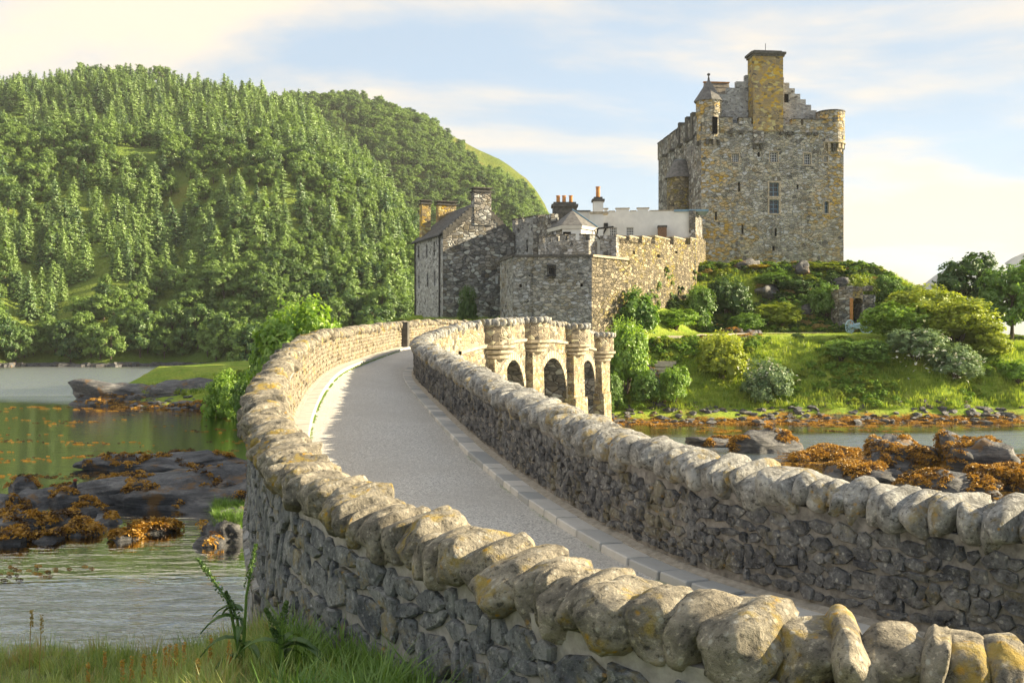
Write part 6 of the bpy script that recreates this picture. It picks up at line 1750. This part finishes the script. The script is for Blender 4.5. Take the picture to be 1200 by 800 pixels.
# moss along the kerbs
ms_ = []
for P_, sg, a, b in ((PR, 1, PR.sn(3.7, 7.1), PR.sn(-2.9, 33)), (PL, -1, PL.sn(-2.5, 10), PL.sn(-5.1, 40))):
    for _ in range(1500):
        q = r.uniform(a, b); p, t, n = P_.at(q)
        if noise.noise(Vector((q*1.4, sg, 0))) < (0.05 if sg > 0 else -0.3): continue
        ms_.append((off(p, n, sg*(0.575 + abs(r.gauss(0, 0.02))), p.z - HP - 0.10), (0, 0, r.uniform(0, 6)), (0.05, 0.05, 0.035), 4))
scatter('kerb_moss', ms_, ft, 'moss and tiny weeds along the kerb edges', 'moss')
# tall dock plant by the wall and flowering stems
def dock(x, y, h, seed, label, lean):
    rr = random.Random(seed); z = bank_z(x, y); rt = root('dock_plant', (x, y, z), label, 'plant')
    for sidx, (dx, hh) in enumerate(((-0.5*lean, 1.0), (0.15*lean, 1.12), (-0.15, 0.7))):
        m_ = MB(); top = Vector((x + dx*h, y, z + h*hh)); b0 = Vector((x, y, z)); mid = b0.lerp(top, 0.5) + Vector((-dx*0.15, 0, 0.08)); m_.tube([b0, mid, top], [0.012, 0.009, 0.004], 6); s_ = part(m_, 'stem', M['leaf_m'], rt)
        m_ = MB()
        for _ in range(150):
            f = rr.random()**0.7; c = mid.lerp(top, f) + rdir(rr)*0.03*(1.1-f*0.8); leaf_quad(m_, c, rdir(rr), 0.012, rr, 0.6)
        part(m_, 'seed_head', M['leaf_d'], s_)
    for k in range(11):
        a = rr.uniform(0, 6.28); zz_ = z + h*rr.uniform(0.05, 0.6); L_ = rr.uniform(0.16, 0.34); d_ = Vector((math.cos(a), math.sin(a)*0.6, 0)); sd = Vector((-d_.y, d_.x, 0))*0.045
        c = Vector((x, y, zz_)); m_ = MB(); prev = None
        for j in range(6):
            f = j/5; cc = c + d_*L_*f + Vector((0, 0, L_*(0.7*f - 0.95*f*f))); w_ = math.sin(math.pi*min(1, 0.12+f*0.9))*1.0
            pr_ = (cc - sd*w_, cc + Vector((0, 0, -0.012)), cc + sd*w_)
            if prev: m_.quad(prev[0], pr_[0], pr_[1], prev[1]); m_.quad(prev[1], pr_[1], pr_[2], prev[2])
            prev = pr_
        part(m_, 'leaf', M['leaf_d'], rt)
def at_bank(px, py, d0=9.0):
    d = d0
    for _ in range(20): d = lerp(d, (CZ - bank_z((px-600)/FPX*d, d))*FPX/(py-HOR), 0.5)
    return (px-600)/FPX*d, d
x, y = at_bank(284, 785); dock(x, y, 0.75, 3, 'tall dock plant with drooping leaves growing beside the wall foot', 0.8)
x, y = at_bank(330, 790); dock(x, y, 0.42, 8, 'shorter dock plant close against the wall foot', 0.5)
def stalk(px, py_top, py_b, label, mat, k):
    x, y = at_bank(px, py_b); z = bank_z(x, y); zt = ZR(py_top, y); rt = root('grass_stalk', (x, y, z), label, 'plant', 'tall stalks on the bank')
    m_ = MB(); m_.tube([(x, y, z), (x+0.01, y, lerp(z, zt, 0.6)), (x+0.02, y, zt)], [0.005, 0.004, 0.002], 5); part(m_, 'stem', M['straw'], rt)
    m_ = MB(); rr = random.Random(k)
    for _ in range(60):
        f = rr.random(); c = Vector((x+0.02, y, lerp(zt-0.13, zt+0.01, f))) + rdir(rr)*0.012; leaf_quad(m_, c, rdir(rr), 0.011, rr)
    part(m_, 'seed_head', M[mat], rt)
stalk(34, 716, 795, 'leftmost of the two tall dry grass stalks at the bottom left', 'straw', 1)
stalk(46, 722, 797, 'right one of the two tall dry grass stalks at the bottom left', 'straw', 2)
for k, (px, py) in enumerate(((151, 772), (165, 770), (178, 768), (190, 758), (196, 757), (203, 756), (212, 755), (228, 773), (243, 748), (265, 752), (140, 775), (100, 778), (120, 765))):
    stalk(px, py, py+45, ordinal(1 + sorted((151, 165, 178, 190, 196, 203, 212, 228, 243, 265, 140, 100, 120)).index(px)) + ' orange-headed flower stalk from the left in the bottom grass', 'flower', 10+k)

# ------------------------------------------------------------------ evening air
HZ = bpy.data.materials.new('evening_haze'); HZ.use_nodes = True
ht = HZ.node_tree; ht.nodes.clear()
ho = ht.nodes.new('ShaderNodeOutputMaterial'); hv = ht.nodes.new('ShaderNodeVolumePrincipled')
hv.inputs['Color'].default_value = (0.93, 0.95, 0.98, 1); hv.inputs['Density'].default_value = 0.00013; hv.inputs['Anisotropy'].default_value = 0.1
ht.links.new(hv.outputs[0], ho.inputs['Volume'])
mb = MB(); mb.box((100, 785, 94), (1250, 905, 95.5)); hz = part(mb, 'haze', HZ); setp(hz, 'faint golden evening haze over the loch', 'haze', None, 'stuff')
